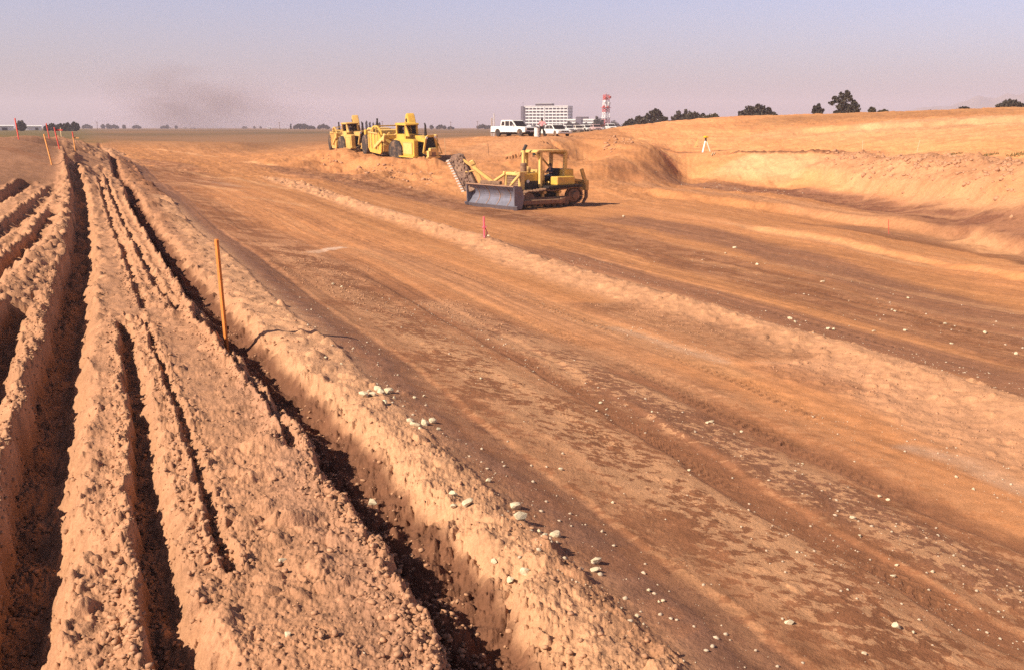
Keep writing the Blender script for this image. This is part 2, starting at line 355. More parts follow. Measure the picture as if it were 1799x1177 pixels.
# --- furrows and ridges of the spoil bank
FLOORM = np.zeros(Zf.shape, np.float32); CLODS = np.zeros(Zf.shape, np.float32)
FACE = np.zeros(Zf.shape, np.float32)        # crumbling faces beside the furrows
def furrow(s, w, w1, dep, dep1, rim=.15, floor=None, fk=.9, flat=.55, ends=.04, vary=.3, face=1.0):
    idx, sd, fr = field(line(s), max(w, w1)*3.2+.15)
    ww = w+(w1-w)*fr; dd = (dep+(dep1-dep)*fr)*sst(0, ends, fr)*(1-sst(1-ends, 1, fr))
    xx, yy = X0.ravel()[idx], Y0.ravel()[idx]
    var = 1+vary*vnoise(xx*1.3, yy*1.3, 77)+.5*vary*vnoise(xx*4, yy*4, 78)
    q = sd/(ww*var)
    cut = np.where(q < 0, 1-sst(flat, 1.08, -q), 1-sst(flat*.35, 1.9, q))
    Zf[idx] -= dd*cut*(1+.3*vnoise(xx*3, yy*3, 79))
    Zf[idx] += dd*rim*np.exp(-((q+1.3)/.45)**2) + dd*rim*.3*np.exp(-((q-1.4)/.5)**2)
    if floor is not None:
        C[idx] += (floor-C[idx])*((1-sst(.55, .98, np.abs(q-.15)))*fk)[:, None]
    FACE[idx] = np.maximum(FACE[idx], .7*face*np.exp(-(((sd-ww)/(.10+.1*ww))**2))*sst(0, ends, fr))
    if floor is not None: FLOORM[idx] = np.maximum(FLOORM[idx], 1-sst(.7, 1.2, np.abs(q-.2)))
    CLODS[idx] = np.maximum(CLODS[idx], face*np.exp(-(((sd+.8*ww)/(.08+.35*ww))**2))*sst(0, ends, fr)*(1-sst(1-ends, 1, fr)))
    FACE[idx] = np.maximum(FACE[idx], face*np.exp(-(((sd+.85*ww)/(.08+.30*ww))**2))*sst(0, ends, fr)*(1-sst(1-ends, 1, fr)))
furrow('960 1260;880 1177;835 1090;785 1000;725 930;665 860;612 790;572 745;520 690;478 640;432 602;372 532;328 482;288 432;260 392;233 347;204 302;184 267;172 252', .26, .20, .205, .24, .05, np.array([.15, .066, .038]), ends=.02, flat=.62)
furrow('370 1260;318 1177;285 1080;266 970;256 850;240 720;224 610;214 560', .125, .06, .22, .12, .12)
furrow('398 1010;384 970;362 880;341 800;300 690;266 600;246 552', .04, .03, .06, .05, .4, flat=.3)
furrow('255 545;232 480;208 420;186 360;172 310', .05, .07, .06, .08, .3)
furrow('320 560;268 490;232 420;208 370;190 325;178 290', .05, .08, .06, .10, .4)
furrow('520 800;470 700;420 640;378 590;352 555;320 500;280 440;250 395;222 340', .05, .09, .06, .12, .5)
furrow('-70 1350;-20 1177;30 1060;52 960;62 850;78 760;92 670;112 590;125 520;136 460;141 400;138 340;128 300;124 270', .15, .22, .29, .34, .10, ends=.03, flat=.72, face=1.6)
furrow('-160 1000;-80 800;-25 680;5 600;30 550', .2, .1, .38, .2, .3)
idx, sd, fr = field(line('-90 1000;-25 860;15 760;40 680;66 600;86 540'), .5); Zf[idx] += .05*np.exp(-(sd/.16)**2); FACE[idx] = np.maximum(FACE[idx], np.exp(-((sd-.08)/.14)**2)); CLODS[idx] = np.maximum(CLODS[idx], np.exp(-((sd-.06)/.14)**2))
paint('720 1260;690 1177;610 1000;520 850;455 700;425 640', .13, np.array([.41, .23, .145]), .55, .8, ends=.08)
# tall left ridge and the rows running off to the left
for s, w, h in (('-200 760;-60 600;40 500;82 440;108 385;122 330;122 285;122 262', .38, .16), ('-150 480;-20 410;50 362;96 322', .4, .06)):
    idx, sd, fr = field(line(s), w*2.5); Zf[idx] += h*np.exp(-(sd/w)**2)*sst(0, .08, fr)*(1-sst(.95, 1, fr))
    FACE[idx] = np.maximum(FACE[idx], np.exp(-((sd-w*.7)/w)**2))
furrow('-120 600;-20 500;40 452;80 408;100 372', .13, .18, .18, .14, .4)
furrow('-120 480;-20 425;40 385;80 352;100 330', .14, .2, .13, .08, .4)
furrow('-120 405;-10 354;30 333;52 318', .16, .2, .18, .16, .3)

# --- fine along-road wheel marks
cosA, sinA = math.cos(R(-22.5)), math.sin(R(-22.5))
T = bigx*cosA - bigy*sinA; SS = bigx*sinA + bigy*cosA
road = (1-bank)*(1-hl)*(1-far)
trk = fbm(T/.35+.5*n1, SS/11, 61, 3); trk2 = fbm(T/1.6, SS/30, 63, 3)
trkf = fbm(T/.9, SS/26, 64, 3)
C *= (1 + road*(.10*trk*(1-sst(30, 60, Rf)) + .16*trk2 + .14*trkf*sst(20, 50, Rf))*(.4+.6*np.clip(SMOOTH, 0, 1)))[:, None]
Zf += road*(.012*trk*(1-sst(25, 60, Rf)) + .035*trk2)
px0, py0 = WX.ravel(), WY.ravel(); T2 = px0*cosA-py0*sinA; S2 = px0*sinA+py0*cosA; rg0 = np.clip(ROUGH, 0, 1); stk1 = fbm(T2/1.0+.12*n1, S2/60, 65, 4); stk2 = fbm(T2/.3+.12*n1, S2/30, 66, 3)
farr = road*sst(8, 22, Rf)*(.25+.75*np.clip(SMOOTH, 0, 1))*(1-.6*sst(.4, .9, rg0))
C += (BROWN*1.0-C)*(farr*sst(.05, .30, stk1+.5*stk2*(1-sst(50, 90, Rf)))*.34)[:, None]
C += (LIGHT*.95-C)*(farr*sst(.10, .34, -stk1-.4*stk2+.25*n2)*.36)[:, None]
Zf += farr*(.05*stk1+.03*stk2*(1-sst(30, 60, Rf)))
# pale crust in patches on darker moist soil
px, py = WX.ravel(), WY.ravel()
m1 = fbm(px/.13, py/.13, 71, 5, .62); m2 = fbm(px/.9, py/1.3, 73, 3); m3 = fbm(px/3.2, py/4.5, 75, 3)
fade = 1-sst(12, 34, Rf)
crust = sst(.0, .05, m1*.9*fade + m2*.5 + m3*.3 + .01)
mk = crust*np.clip(MOT, 0, 1)*(1-bank)
CR = (np.clip(MOT, 0, 1)*(1-bank)*(1-sst(10, 22, Rf))).astype(np.float32); CRB = (m2*.20+m3*.16).astype(np.float32)
mk *= sst(10, 22, Rf)
C += (TAN*1.12-C)*(mk*.97)[:, None]
Zf += mk*.006*fade
dk = sst(.05, .18, -m1*.7*fade - m2*.6)*np.clip(MOT, 0, 1)*(1-bank); C += (BROWN*.95-C)*(dk*.6)[:, None]
# broad streaks on hill and far road
st = fbm(bigx/9, bigy/1.6, 81, 4); C *= (1+hl*(.13*st+.10*n1))[:, None]
Zf += hl*(.10*fbm(bigx/2.2, bigy/1.1, 83, 4))
rill = fbm(bigx/1.2, bigy/7, 85, 3); Zf += hl*.07*rill
gl2 = fbm(bigx/6, bigy/4, 87, 3)
C *= (1+.10*n1+.07*n2)[:, None]
midf = sst(15, 40, Rf)*(1-far)
pi_, ps_, pf_ = field(line('790@86.5;740@88;690@89.5;650@92.5;600@98;560@103'), 7, BX, BY)
Zf[pi_] += .8*np.exp(-(ps_/1.9)**2)*(1+.5*fbm(bigx[pi_]/1.8, bigy[pi_]/1.8, 96, 3))*sst(0, .12, pf_)*(1-sst(.8, 1, pf_))
slope = sst(60, 76, Rf)*(1-far)
Zf += midf*(.06*fbm(bigx/1.1, bigy/1.1, 89, 4) + .06*fbm(bigx/4, bigy/4, 91, 3)) + slope*(.22*fbm(bigx/2.6, bigy/2.0, 92, 5, .55)+.10*np.abs(fbm(bigx/.9, bigy/.9, 93, 3)))
C *= (1+slope*.22*fbm(bigx/3.2, bigy/1.4, 94, 4))[:, None]
pile = 0*Rf
pi_, ps_, pf_ = field(line('790 296;740 300;680 306;620 302;560 285'), 9, BX, BY)
Zf[pi_] += .75*fbm(bigx[pi_]/3.0, bigy[pi_]/2.6, 95, 5)*np.exp(-(ps_/5)**2)

# --- clods and grains
gx, gy = GX.ravel(), GY.ravel()
near = 1-sst(6, 11, Rf); mid = 1-sst(14, 26, Rf); fr_ = 1-sst(40, 70, Rf)
rg = np.clip(ROUGH, 0, 1.3)
patch = np.clip(.55+.9*fbm(gx/.5, gy/.5, 101, 3), .1, 1.3)
def add(mask, h): Zf[mask] += h
sel = (Rf < 12)
def L(sel, cell, prob, seed, amp, **k):
    i = np.nonzero(sel)[0]
    h = lumps(gx[i], gy[i], cell, prob, seed, **k)
    Zf[i] += h*amp[i]
    return i, h
pat2 = np.clip(.75+.6*fbm(gx/.3, gy/.3, 103, 2), .2, 1.2)
L((Rf < 8)&(rg > .05), .021, .85, 201, .8*rg*near*pat2)
L((Rf < 12)&(rg > .05), .038, .6, 205, .7*rg*(1-sst(7, 12, Rf))*pat2)
L((Rf < 16)&(rg > .05), .07, .3, 211, .7*rg*(1-sst(10, 16, Rf))*patch)
L((Rf < 30)&(rg > .05), .15, .16, 221, .6*rg*(1-sst(18, 30, Rf))*patch)
L((FACE > .08)&(Rf < 14), .045, .9, 206, 1.0*np.clip(FACE*1.5, 0, 1)*(1-sst(9, 14, Rf)), rmin=.35)
L((FACE > .08)&(Rf < 22), .085, .7, 216, .7*np.clip(FACE*1.5, 0, 1)*(1-sst(14, 22, Rf)), rmin=.3)
L((FACE > .08)&(Rf < 16), .15, .35, 218, .5*np.clip(FACE*1.5, 0, 1)*(1-sst(10, 16, Rf)), rmin=.25)
L((FLOORM > .05)&(Rf < 16), .10, .6, 219, .8*FLOORM*(1-sst(10, 16, Rf)), rmin=.25)
L((FACE > .08)&(Rf > 8)&(Rf < 60), .22, .75, 226, .8*np.clip(FACE*1.5, 0, 1)*sst(7, 14, Rf)*(1-sst(40, 60, Rf)), rmin=.3)
L((Rf < 70)&(rg > .3), .26, .5, 231, .75*np.clip(rg-.25, 0, 1)*fr_*patch)
L((Rf > 40)&(Rf < 130)&(rg > .25), .5, .4, 236, 1.0*np.clip(rg-.2, 0, 1)*sst(40, 55, Rf))
L((Rf > 20)&(Rf < 130)&(rg > .3), .9, .30, 241, .5*np.clip(rg-.3, 0, 1)*sst(18, 30, Rf))
L((Rf < 14)&(bank < .5), .05, .22, 251, .22*(1-bank)*(1-sst(9, 14, Rf))*(1-.9*np.clip(SMOOTH, 0, 1)))
L((Rf < 30)&(bank < .5), .14, .08, 261, .22*(1-bank)*(1-sst(18, 30, Rf))*(1-.9*np.clip(SMOOTH, 0, 1)))
Zf += (.03*fbm(gx/.35, gy/.35, 271, 4)*(.25+rg) + .008*fbm(gx/.05, gy/.05, 281, 2)*near*(.3+rg))*(1-sst(30, 60, Rf))
# small colour changes from grain to grain
g1 = vnoise(gx/.045, gy/.045, 291)*(1-sst(6, 14, Rf)) + vnoise(gx/.2, gy/.2, 293)*(1-sst(20, 50, Rf))
C *= (1+.09*g1)[:, None]
C *= np.where(bank[:, None] > .5, np.array([1.0, .95, .93]), np.array([1.06, .98, .89]))
C = np.clip(C, .01, .9)

# ------------------------------------------------------------------ build the sheet
nv = NA*NR
co = np.empty((nv+1, 3), np.float32)
co[:nv, 0] = GX.ravel(); co[:nv, 1] = GY.ravel(); co[:nv, 2] = Zf; co[nv] = (0, 0, EYE-2.1)
j = np.arange(NA); jn = (j+1) % NA
q = np.empty((NR-1, NA, 4), np.int32)
for k in range(NR-1):
    q[k, :, 0] = k*NA+j; q[k, :, 1] = k*NA+jn; q[k, :, 2] = (k+1)*NA+jn; q[k, :, 3] = (k+1)*NA+j
q = q[..., ::-1]
q = q.reshape(-1)
tri = np.stack([j, np.full(NA, nv), jn], 1).astype(np.int32)[:, ::-1].reshape(-1)
loops = np.concatenate([q, tri]); nq = (NR-1)*NA
me = bpy.data.meshes.new('ground')
me.vertices.add(nv+1); me.vertices.foreach_set('co', co.ravel())
me.loops.add(len(loops)); me.loops.foreach_set('vertex_index', loops)
me.polygons.add(nq+NA)
ls = np.concatenate([np.arange(nq)*4, nq*4+np.arange(NA)*3]).astype(np.int32)
me.polygons.foreach_set('loop_start', ls)
me.update(calc_edges=True)
ca = me.color_attributes.new('soil', 'FLOAT_COLOR', 'POINT')
cc = np.ones((nv+1, 4), np.float32); cc[:nv, :3] = C; cc[:nv, 3] = np.clip(GLOSS, 0, 1); cc[nv] = (.4, .2, .1, 0)
ca.data.foreach_set('color', cc.ravel())
for nm_, ar in (('crust', CR), ('crust_bias', CRB)):
    fa_ = me.attributes.new(nm_, 'FLOAT', 'POINT'); v_ = np.zeros(nv+1, np.float32); v_[:nv] = ar; fa_.data.foreach_set('value', v_)
ground = bpy.data.objects.new('ground', me); COL.objects.link(ground); ground['kind'] = 'structure'
ground['label'] = 'bare graded brown and tan earth with ruts, wheel tracks and a stripped hill'

# heights of the finished surface
def ground_z(x, y):
    a = math.degrees(math.atan2(x, y)); rd = math.hypot(x, y)
    ia = int(np.searchsorted(az, a))-1; ir = int(np.clip(np.searchsorted(rows, rd)-1, 0, NR-2))
    Z = Zf.reshape(NR, NA)
    ia1 = (ia+1) % NA
    ta = np.clip((a-az[ia])/(max(1e-6, az[ia1]-az[ia]) if ia1 else 1), 0, 1); tr = np.clip((rd-rows[ir])/(rows[ir+1]-rows[ir]), 0, 1)
    return float((Z[ir, ia]*(1-ta)+Z[ir, ia1]*ta)*(1-tr) + (Z[ir+1, ia]*(1-ta)+Z[ir+1, ia1]*ta)*tr)
# ------------------------------------------------------------------ materials
def newmat(name):
    m = bpy.data.materials.new(name); m.use_nodes = True
    nt = m.node_tree; b = nt.nodes['Principled BSDF']
    return m, nt, b
def nd(nt, t, **k):
    n = nt.nodes.new(t)
    for a, v in k.items(): setattr(n, a, v)
    return n
m, nt, b = newmat('earth')
at = nd(nt, 'ShaderNodeAttribute', attribute_name='soil')
geo = nd(nt, 'ShaderNodeNewGeometry')
n1_ = nd(nt, 'ShaderNodeTexNoise'); n1_.inputs['Scale'].default_value = 55; n1_.inputs['Detail'].default_value = 5; n1_.inputs['Roughness'].default_value = .7
n2_ = nd(nt, 'ShaderNodeTexNoise'); n2_.inputs['Scale'].default_value = 4.5; n2_.inputs['Detail'].default_value = 8; n2_.inputs['Roughness'].default_value = .68
nt.links.new(geo.outputs['Position'], n1_.inputs['Vector']); nt.links.new(geo.outputs['Position'], n2_.inputs['Vector'])
r1 = nd(nt, 'ShaderNodeMapRange'); r1.inputs[1].default_value = .25; r1.inputs[2].default_value = .75; r1.inputs[3].default_value = .78; r1.inputs[4].default_value = 1.22
r2 = nd(nt, 'ShaderNodeMapRange'); r2.inputs[1].default_value = .25; r2.inputs[2].default_value = .75; r2.inputs[3].default_value = .74; r2.inputs[4].default_value = 1.26
nt.links.new(n1_.outputs[0], r1.inputs[0]); nt.links.new(n2_.outputs[0], r2.inputs[0])
mu = nd(nt, 'ShaderNodeMath', operation='MULTIPLY'); nt.links.new(r1.outputs[0], mu.inputs[0]); nt.links.new(r2.outputs[0], mu.inputs[1])
vm = nd(nt, 'ShaderNodeVectorMath', operation='SCALE'); nt.links.new(at.outputs['Color'], vm.inputs[0]); nt.links.new(mu.outputs[0], vm.inputs['Scale'])
# dry crust flaking off darker, moister soil
cr = nd(nt, 'ShaderNodeAttribute', attribute_name='crust'); cb = nd(nt, 'ShaderNodeAttribute', attribute_name='crust_bias')
n3_ = nd(nt, 'ShaderNodeTexNoise'); n3_.inputs['Scale'].default_value = 8.5; n3_.inputs['Detail'].default_value = 9; n3_.inputs['Roughness'].default_value = .66; n3_.inputs['Distortion'].default_value = .25
nt.links.new(geo.outputs['Position'], n3_.inputs['Vector'])
sb_ = nd(nt, 'ShaderNodeMath', operation='ADD'); nt.links.new(n3_.outputs[0], sb_.inputs[0]); nt.links.new(cb.outputs['Fac'], sb_.inputs[1])
th = nd(nt, 'ShaderNodeMapRange', interpolation_type='SMOOTHSTEP'); th.inputs[1].default_value = .465; th.inputs[2].default_value = .50
nt.links.new(sb_.outputs[0], th.inputs[0])
cm = nd(nt, 'ShaderNodeMath', operation='MULTIPLY'); nt.links.new(th.outputs[0], cm.inputs[0]); nt.links.new(cr.outputs['Fac'], cm.inputs[1])
ct = nd(nt, 'ShaderNodeVectorMath', operation='SCALE'); ct.inputs[0].default_value = (.56, .295, .15); nt.links.new(mu.outputs[0], ct.inputs['Scale'])
cx = nd(nt, 'ShaderNodeMix', data_type='RGBA'); nt.links.new(cm.outputs[0], cx.inputs[0]); nt.links.new(vm.outputs[0], cx.inputs[6]); nt.links.new(ct.outputs[0], cx.inputs[7])
nt.links.new(cx.outputs[2], b.inputs['Base Color'])
ro = nd(nt, 'ShaderNodeMapRange'); ro.inputs[3].default_value = .95; ro.inputs[4].default_value = .40
nt.links.new(at.outputs['Alpha'], ro.inputs[0]); nt.links.new(ro.outputs[0], b.inputs['Roughness'])
b.inputs['Specular IOR Level'].default_value = .15
bp = nd(nt, 'ShaderNodeBump'); bp.inputs['Strength'].default_value = .55; bp.inputs['Distance'].default_value = .02
ad = nd(nt, 'ShaderNodeMath', operation='ADD'); nt.links.new(n1_.outputs[0], ad.inputs[0]); nt.links.new(n2_.outputs[0], ad.inputs[1])
nt.links.new(ad.outputs[0], bp.inputs['Height']); nt.links.new(bp.outputs[0], b.inputs['Normal'])
ground.data.materials.append(m)

# ------------------------------------------------------------------ sun, sky, haze
SUN_AZ, SUN_EL = R(-121), R(39)             # from the left, a little behind the camera
sd_ = Vector((math.sin(SUN_AZ)*math.cos(SUN_EL), math.cos(SUN_AZ)*math.cos(SUN_EL), math.sin(SUN_EL)))
sl = bpy.data.lights.new('sun', 'SUN'); sl.energy = 5.0; sl.angle = R(.53); sl.color = (1.0, .87, .70)
so = bpy.data.objects.new('sun', sl); COL.objects.link(so); so.rotation_euler = sd_.to_track_quat('Z', 'Y').to_euler(); so.location = (-50, -10, 60)
w = bpy.data.worlds.new('World'); S.world = w; w.use_nodes = True
wt = w.node_tree; bg = wt.nodes['Background']
sky = nd(wt, 'ShaderNodeTexSky', sky_type='NISHITA'); sky.sun_disc = False; sky.sun_elevation = SUN_EL; sky.sun_rotation = SUN_AZ
sky.air_density = 1.0; sky.dust_density = 2.5; sky.ozone_density = 1.5
tint = nd(wt, 'ShaderNodeMix', data_type='RGBA', blend_type='MULTIPLY'); tint.inputs[0].default_value = 1
tint.inputs[7].default_value = (.99, .86, 1.04, 1)
# smog: the air near the horizon is paler than the air overhead
wc = nd(wt, 'ShaderNodeTexCoord'); wz = nd(wt, 'ShaderNodeSeparateXYZ'); wt.links.new(wc.outputs['Generated'], wz.inputs[0])
smg = nd(wt, 'ShaderNodeMapRange', interpolation_type='SMOOTHSTEP'); smg.inputs[1].default_value = .22; smg.inputs[2].default_value = .62; smg.inputs[3].default_value = 1.75; smg.inputs[4].default_value = .40
wt.links.new(wz.outputs[2], smg.inputs[0])
sg = nd(wt, 'ShaderNodeVectorMath', operation='SCALE'); wt.links.new(sky.outputs[0], sg.inputs[0]); wt.links.new(smg.outputs[0], sg.inputs['Scale'])
wt.links.new(sg.outputs[0], tint.inputs[6]); wt.links.new(tint.outputs[2], bg.inputs['Color'])
bg.inputs['Strength'].default_value = .065
haze = bpy.data.meshes.new('haze'); hz = bmesh.new(); bmesh.ops.create_cube(hz, size=1); hz.to_mesh(haze); hz.free()
ho = bpy.data.objects.new('haze', haze); COL.objects.link(ho); ho['kind'] = 'stuff'; ho['label'] = 'thin lavender haze over the plain'
ho.scale = (12000, 12000, 158); ho.location = (0, 0, -2+79)
hm = bpy.data.materials.new('haze_air'); hm.use_nodes = True; ht = hm.node_tree
ht.nodes.remove(ht.nodes['Principled BSDF'])
pv = nd(ht, 'ShaderNodeVolumePrincipled'); pv.inputs['Density'].default_value = 2.7e-4; pv.inputs['Color'].default_value = (.87, .80, .93, 1); pv.inputs['Anisotropy'].default_value = 0
ht.links.new(pv.outputs[0], ht.nodes['Material Output'].inputs['Volume'])
haze.materials.append(hm)
S.view_settings.view_transform = 'Standard'; S.view_settings.look = 'None'; S.view_settings.exposure = .58; S.view_settings.gamma = 1
S.cycles.max_bounces = 6; S.cycles.diffuse_bounces = 1; S.cycles.volume_bounces = 1; S.cycles.volume_step_rate = 2; S.cycles.use_denoising = False
# ------------------------------------------------------------------ mesh helpers
class MB:
    """collects shapes into one mesh"""
    def __init__(s): s.bm = bmesh.new(); s.mi = 0
    def _tag(s, faces):
        for f in faces: f.material_index = s.mi
    def box(s, c, d, rot=None, bevel=0):
        b = bmesh.new(); bmesh.ops.create_cube(b, size=1)
        bmesh.ops.scale(b, vec=d, verts=b.verts)
        if bevel: bmesh.ops.bevel(b, geom=b.edges[:], offset=bevel, segments=2, affect='EDGES', profile=.6)
        if rot: bmesh.ops.rotate(b, cent=(0,0,0), matrix=Euler(rot).to_matrix(), verts=b.verts)
        bmesh.ops.translate(b, vec=c, verts=b.verts); s._merge(b); return s
    def _merge(s, b):
        m = bpy.data.meshes.new('tmp'); b.to_mesh(m); b.free()
        n0 = len(s.bm.faces); s.bm.from_mesh(m); bpy.data.meshes.remove(m)
        s.bm.faces.ensure_lookup_table(); s._tag(s.bm.faces[n0:])
    def bar(s, a, b, w, h=None, bevel=0):
        a = Vector(a); b = Vector(b); d = b-a; h = w if h is None else h
        t = bmesh.new(); bmesh.ops.create_cube(t, size=1); bmesh.ops.scale(t, vec=(w, h, d.length), verts=t.verts)
        if bevel: bmesh.ops.bevel(t, geom=t.edges[:], offset=bevel, segments=1, affect='EDGES')
        q = d.to_track_quat('Z', 'Y'); bmesh.ops.rotate(t, cent=(0,0,0), matrix=q.to_matrix(), verts=t.verts)
        bmesh.ops.translate(t, vec=(a+b)/2, verts=t.verts); s._merge(t); return s
    def tube(s, a, b, r, r2=None, n=12):
        a = Vector(a); b = Vector(b); d = b-a; t = bmesh.new()
        bmesh.ops.create_cone(t, cap_ends=True, segments=n, radius1=r, radius2=r if r2 is None else r2, depth=d.length)
        q = d.to_track_quat('Z', 'Y'); bmesh.ops.rotate(t, cent=(0,0,0), matrix=q.to_matrix(), verts=t.verts)
        bmesh.ops.translate(t, vec=(a+b)/2, verts=t.verts); s._merge(t); return s
    def path(s, pts, r, n=8):
        for a, b in zip(pts[:-1], pts[1:]): s.tube(a, b, r, n=n)
        return s
    def prism(s, prof, axis, lo, hi, bevel=0):
        """closed outline pushed along an axis: 'x' (prof y,z), 'y' (prof x,z), 'z' (prof x,y)"""
        t = bmesh.new()
        def P(p, k):
            return {'x': (k, p[0], p[1]), 'y': (p[0], k, p[1]), 'z': (p[0], p[1], k)}[axis]
        v0 = [t.verts.new(P(p, lo)) for p in prof]; v1 = [t.verts.new(P(p, hi)) for p in prof]; n = len(prof)
        t.faces.new(v0); t.faces.new(v1[::-1])
        for i in range(n): t.faces.new((v0[i], v1[i], v1[(i+1) % n], v0[(i+1) % n]))
        bmesh.ops.recalc_face_normals(t, faces=t.faces[:])
        if bevel: bmesh.ops.bevel(t, geom=t.edges[:], offset=bevel, segments=2, affect='EDGES')
        s._merge(t); return s
    def ball(s, c, r, sub=2, sc=(1,1,1)):
        t = bmesh.new(); bmesh.ops.create_icosphere(t, subdivisions=sub, radius=r); bmesh.ops.scale(t, vec=sc, verts=t.verts)
        bmesh.ops.translate(t, vec=c, verts=t.verts); s._merge(t); return s
    def lathe(s, prof, c, axis='y', n=28):
        """prof of (radius, along) spun round an axis through c"""
        t = bmesh.new(); rings = []
        for r, k in prof:
            ring = []
            for i in range(n):
                a = 2*math.pi*i/n; p, q = r*math.cos(a), r*math.sin(a)
                ring.append(t.verts.new({'y': (p, k, q), 'z': (p, q, k), 'x': (k, p, q)}[axis]))
            rings.append(ring)
        for A, B in zip(rings[:-1], rings[1:]):
            for i in range(n): t.faces.new((A[i], A[(i+1) % n], B[(i+1) % n], B[i]))
        t.faces.new(rings[0]); t.faces.new(rings[-1][::-1])
        bmesh.ops.recalc_face_normals(t, faces=t.faces[:])
        bmesh.ops.translate(t, vec=c, verts=t.verts); s._merge(t); return s
    def move(s, M):
        bmesh.ops.transform(s.bm, matrix=M, verts=s.bm.verts); return s
    def build(s, name, mats, parent=None, smooth=False):
        m = bpy.data.meshes.new(name); s.bm.to_mesh(m); s.bm.free()
        for q in (mats if isinstance(mats, (list, tuple)) else [mats]): m.materials.append(q)
        if smooth:
            for p in m.polygons: p.use_smooth = True
        o = bpy.data.objects.new(name, m); COL.objects.link(o)
        if parent: o.parent = parent
        return o
def thing(name, label, cat, loc=(0,0,0), rz=0, group=None):
    o = bpy.data.objects.new(name, None); COL.objects.link(o); o.location = loc; o.rotation_euler = (0, 0, rz)
    o.empty_display_size = .2
    return tag(o, label, cat, group)
def tag(o, label, cat, group=None):
    o['label'] = label; o['category'] = cat
    if group: o['group'] = group
    return o
def copy_tree(o, parent=None):
    c = o.copy(); COL.objects.link(c)
    if parent: c.parent = parent
    for ch in list(o.children): copy_tree(ch, c)
    return c
def place(u, v):
    x, y, _ = hit(u, v); return Vector((x, y, ground_z(x, y)))
def on(u, D):
    x, y = at_dist(u, D); return Vector((x, y, ground_z(x, y)))
def wpt(u, v, D):
    d = ray(u, v); k = D/math.hypot(d[0], d[1]); return Vector((d[0]*k, d[1]*k, EYE+d[2]*k))

# ------------------------------------------------------------------ painted metal, glass, cloth...
def mat(name, col, rough=.6, metal=0, var=.25, scale=6, dirt=None, dirtk=.5, spec=.4, bump=0, emit=None):
    m, nt, b = newmat(name)
    tc = nd(nt, 'ShaderNodeTexCoord')
    nz = nd(nt, 'ShaderNodeTexNoise'); nz.inputs['Scale'].default_value = scale; nz.inputs['Detail'].default_value = 6; nz.inputs['Roughness'].default_value = .65
    nt.links.new(tc.outputs['Object'], nz.inputs['Vector'])
    mr = nd(nt, 'ShaderNodeMapRange'); mr.inputs[1].default_value = .3; mr.inputs[2].default_value = .7; mr.inputs[3].default_value = 1-var; mr.inputs[4].default_value = 1+var
    nt.links.new(nz.outputs[0], mr.inputs[0])
    sc = nd(nt, 'ShaderNodeVectorMath', operation='SCALE'); sc.inputs[0].default_value = col; nt.links.new(mr.outputs[0], sc.inputs['Scale'])
    out = sc.outputs[0]
    if dirt is not None:
        n2 = nd(nt, 'ShaderNodeTexNoise'); n2.inputs['Scale'].default_value = scale*.45; n2.inputs['Detail'].default_value = 8; n2.inputs['Roughness'].default_value = .72
        nt.links.new(tc.outputs['Object'], n2.inputs['Vector'])
        m2 = nd(nt, 'ShaderNodeMapRange'); m2.inputs[1].default_value = .62-.25*dirtk; m2.inputs[2].default_value = .80-.2*dirtk; m2.clamp = True
        nt.links.new(n2.outputs[0], m2.inputs[0])
        mx = nd(nt, 'ShaderNodeMix', data_type='RGBA'); mx.inputs[7].default_value = (*dirt, 1)
        nt.links.new(m2.outputs[0], mx.inputs[0]); nt.links.new(out, mx.inputs[6]); out = mx.outputs[2]
    nt.links.new(out, b.inputs['Base Color'])
    b.inputs['Roughness'].default_value = rough; b.inputs['Metallic'].default_value = metal; b.inputs['Specular IOR Level'].default_value = spec
    if bump:
        bp = nd(nt, 'ShaderNodeBump'); bp.inputs['Strength'].default_value = bump; bp.inputs['Distance'].default_value = .02
        nt.links.new(nz.outputs[0], bp.inputs['Height']); nt.links.new(bp.outputs[0], b.inputs['Normal'])
    return m
SOIL = (.40, .22, .115)
YEL = mat('yellow_paint', (.73, .44, .075), .5, var=.12, scale=2.5, dirt=SOIL, dirtk=.35)
YEL2 = mat('faded_yellow_paint', (.77, .50, .16), .6, var=.14, scale=2.5, dirt=SOIL, dirtk=.45)
YELD = mat('dusty_yellow_paint', (.68, .42, .12), .7, var=.16, scale=2.5, dirt=SOIL, dirtk=.5)
STEEL = mat('worn_steel', (.18, .18, .225), .5, metal=.2, var=.2, scale=3, dirt=(.30, .18, .12), dirtk=.3)
EDGE = mat('cutting_edge_steel', (.17, .155, .18), .45, metal=.3, var=.2, scale=3, dirt=(.22, .13, .09), dirtk=.3)
DIRTY = mat('muddy_steel', (.21, .12, .075), .85, var=.35, scale=5, dirt=SOIL, dirtk=.5, bump=.3)
DARK = mat('dark_metal', (.03, .022, .02), .6, var=.3, scale=5)
BLK = mat('flat_black', (.018, .014, .013), .8, var=.3)  # plain near-black of the radiator cores and the pickup chassis
TYRE = mat('dusty_rubber', (.045, .035, .032), .85, var=.3, scale=2, dirt=(.36, .21, .12), dirtk=.4)
RIM = mat('dusty_wheel_disc', (.68, .44, .18), .7, var=.15, scale=3, dirt=SOIL, dirtk=.5)
WHITE = mat('white_car_paint', (.80, .78, .74), .3, var=.04, scale=2, spec=.5)
CREAM = mat('cream_car_paint', (.74, .66, .58), .3, var=.04, scale=2)
PINKC = mat('faded_rose_car_paint', (.62, .42, .40), .35, var=.05, scale=2)
GLASS = mat('dark_window_glass', (.035, .028, .03), .12, var=.2, scale=2, spec=.6)
CHROME = mat('chrome_trim', (.6, .58, .56), .25, metal=.9, var=.08)
LAMP = mat('lamp_glass', (.78, .74, .66), .2, var=.08, scale=8)
REDL = mat('red_lamp_glass', (.45, .04, .03), .25, var=.08)
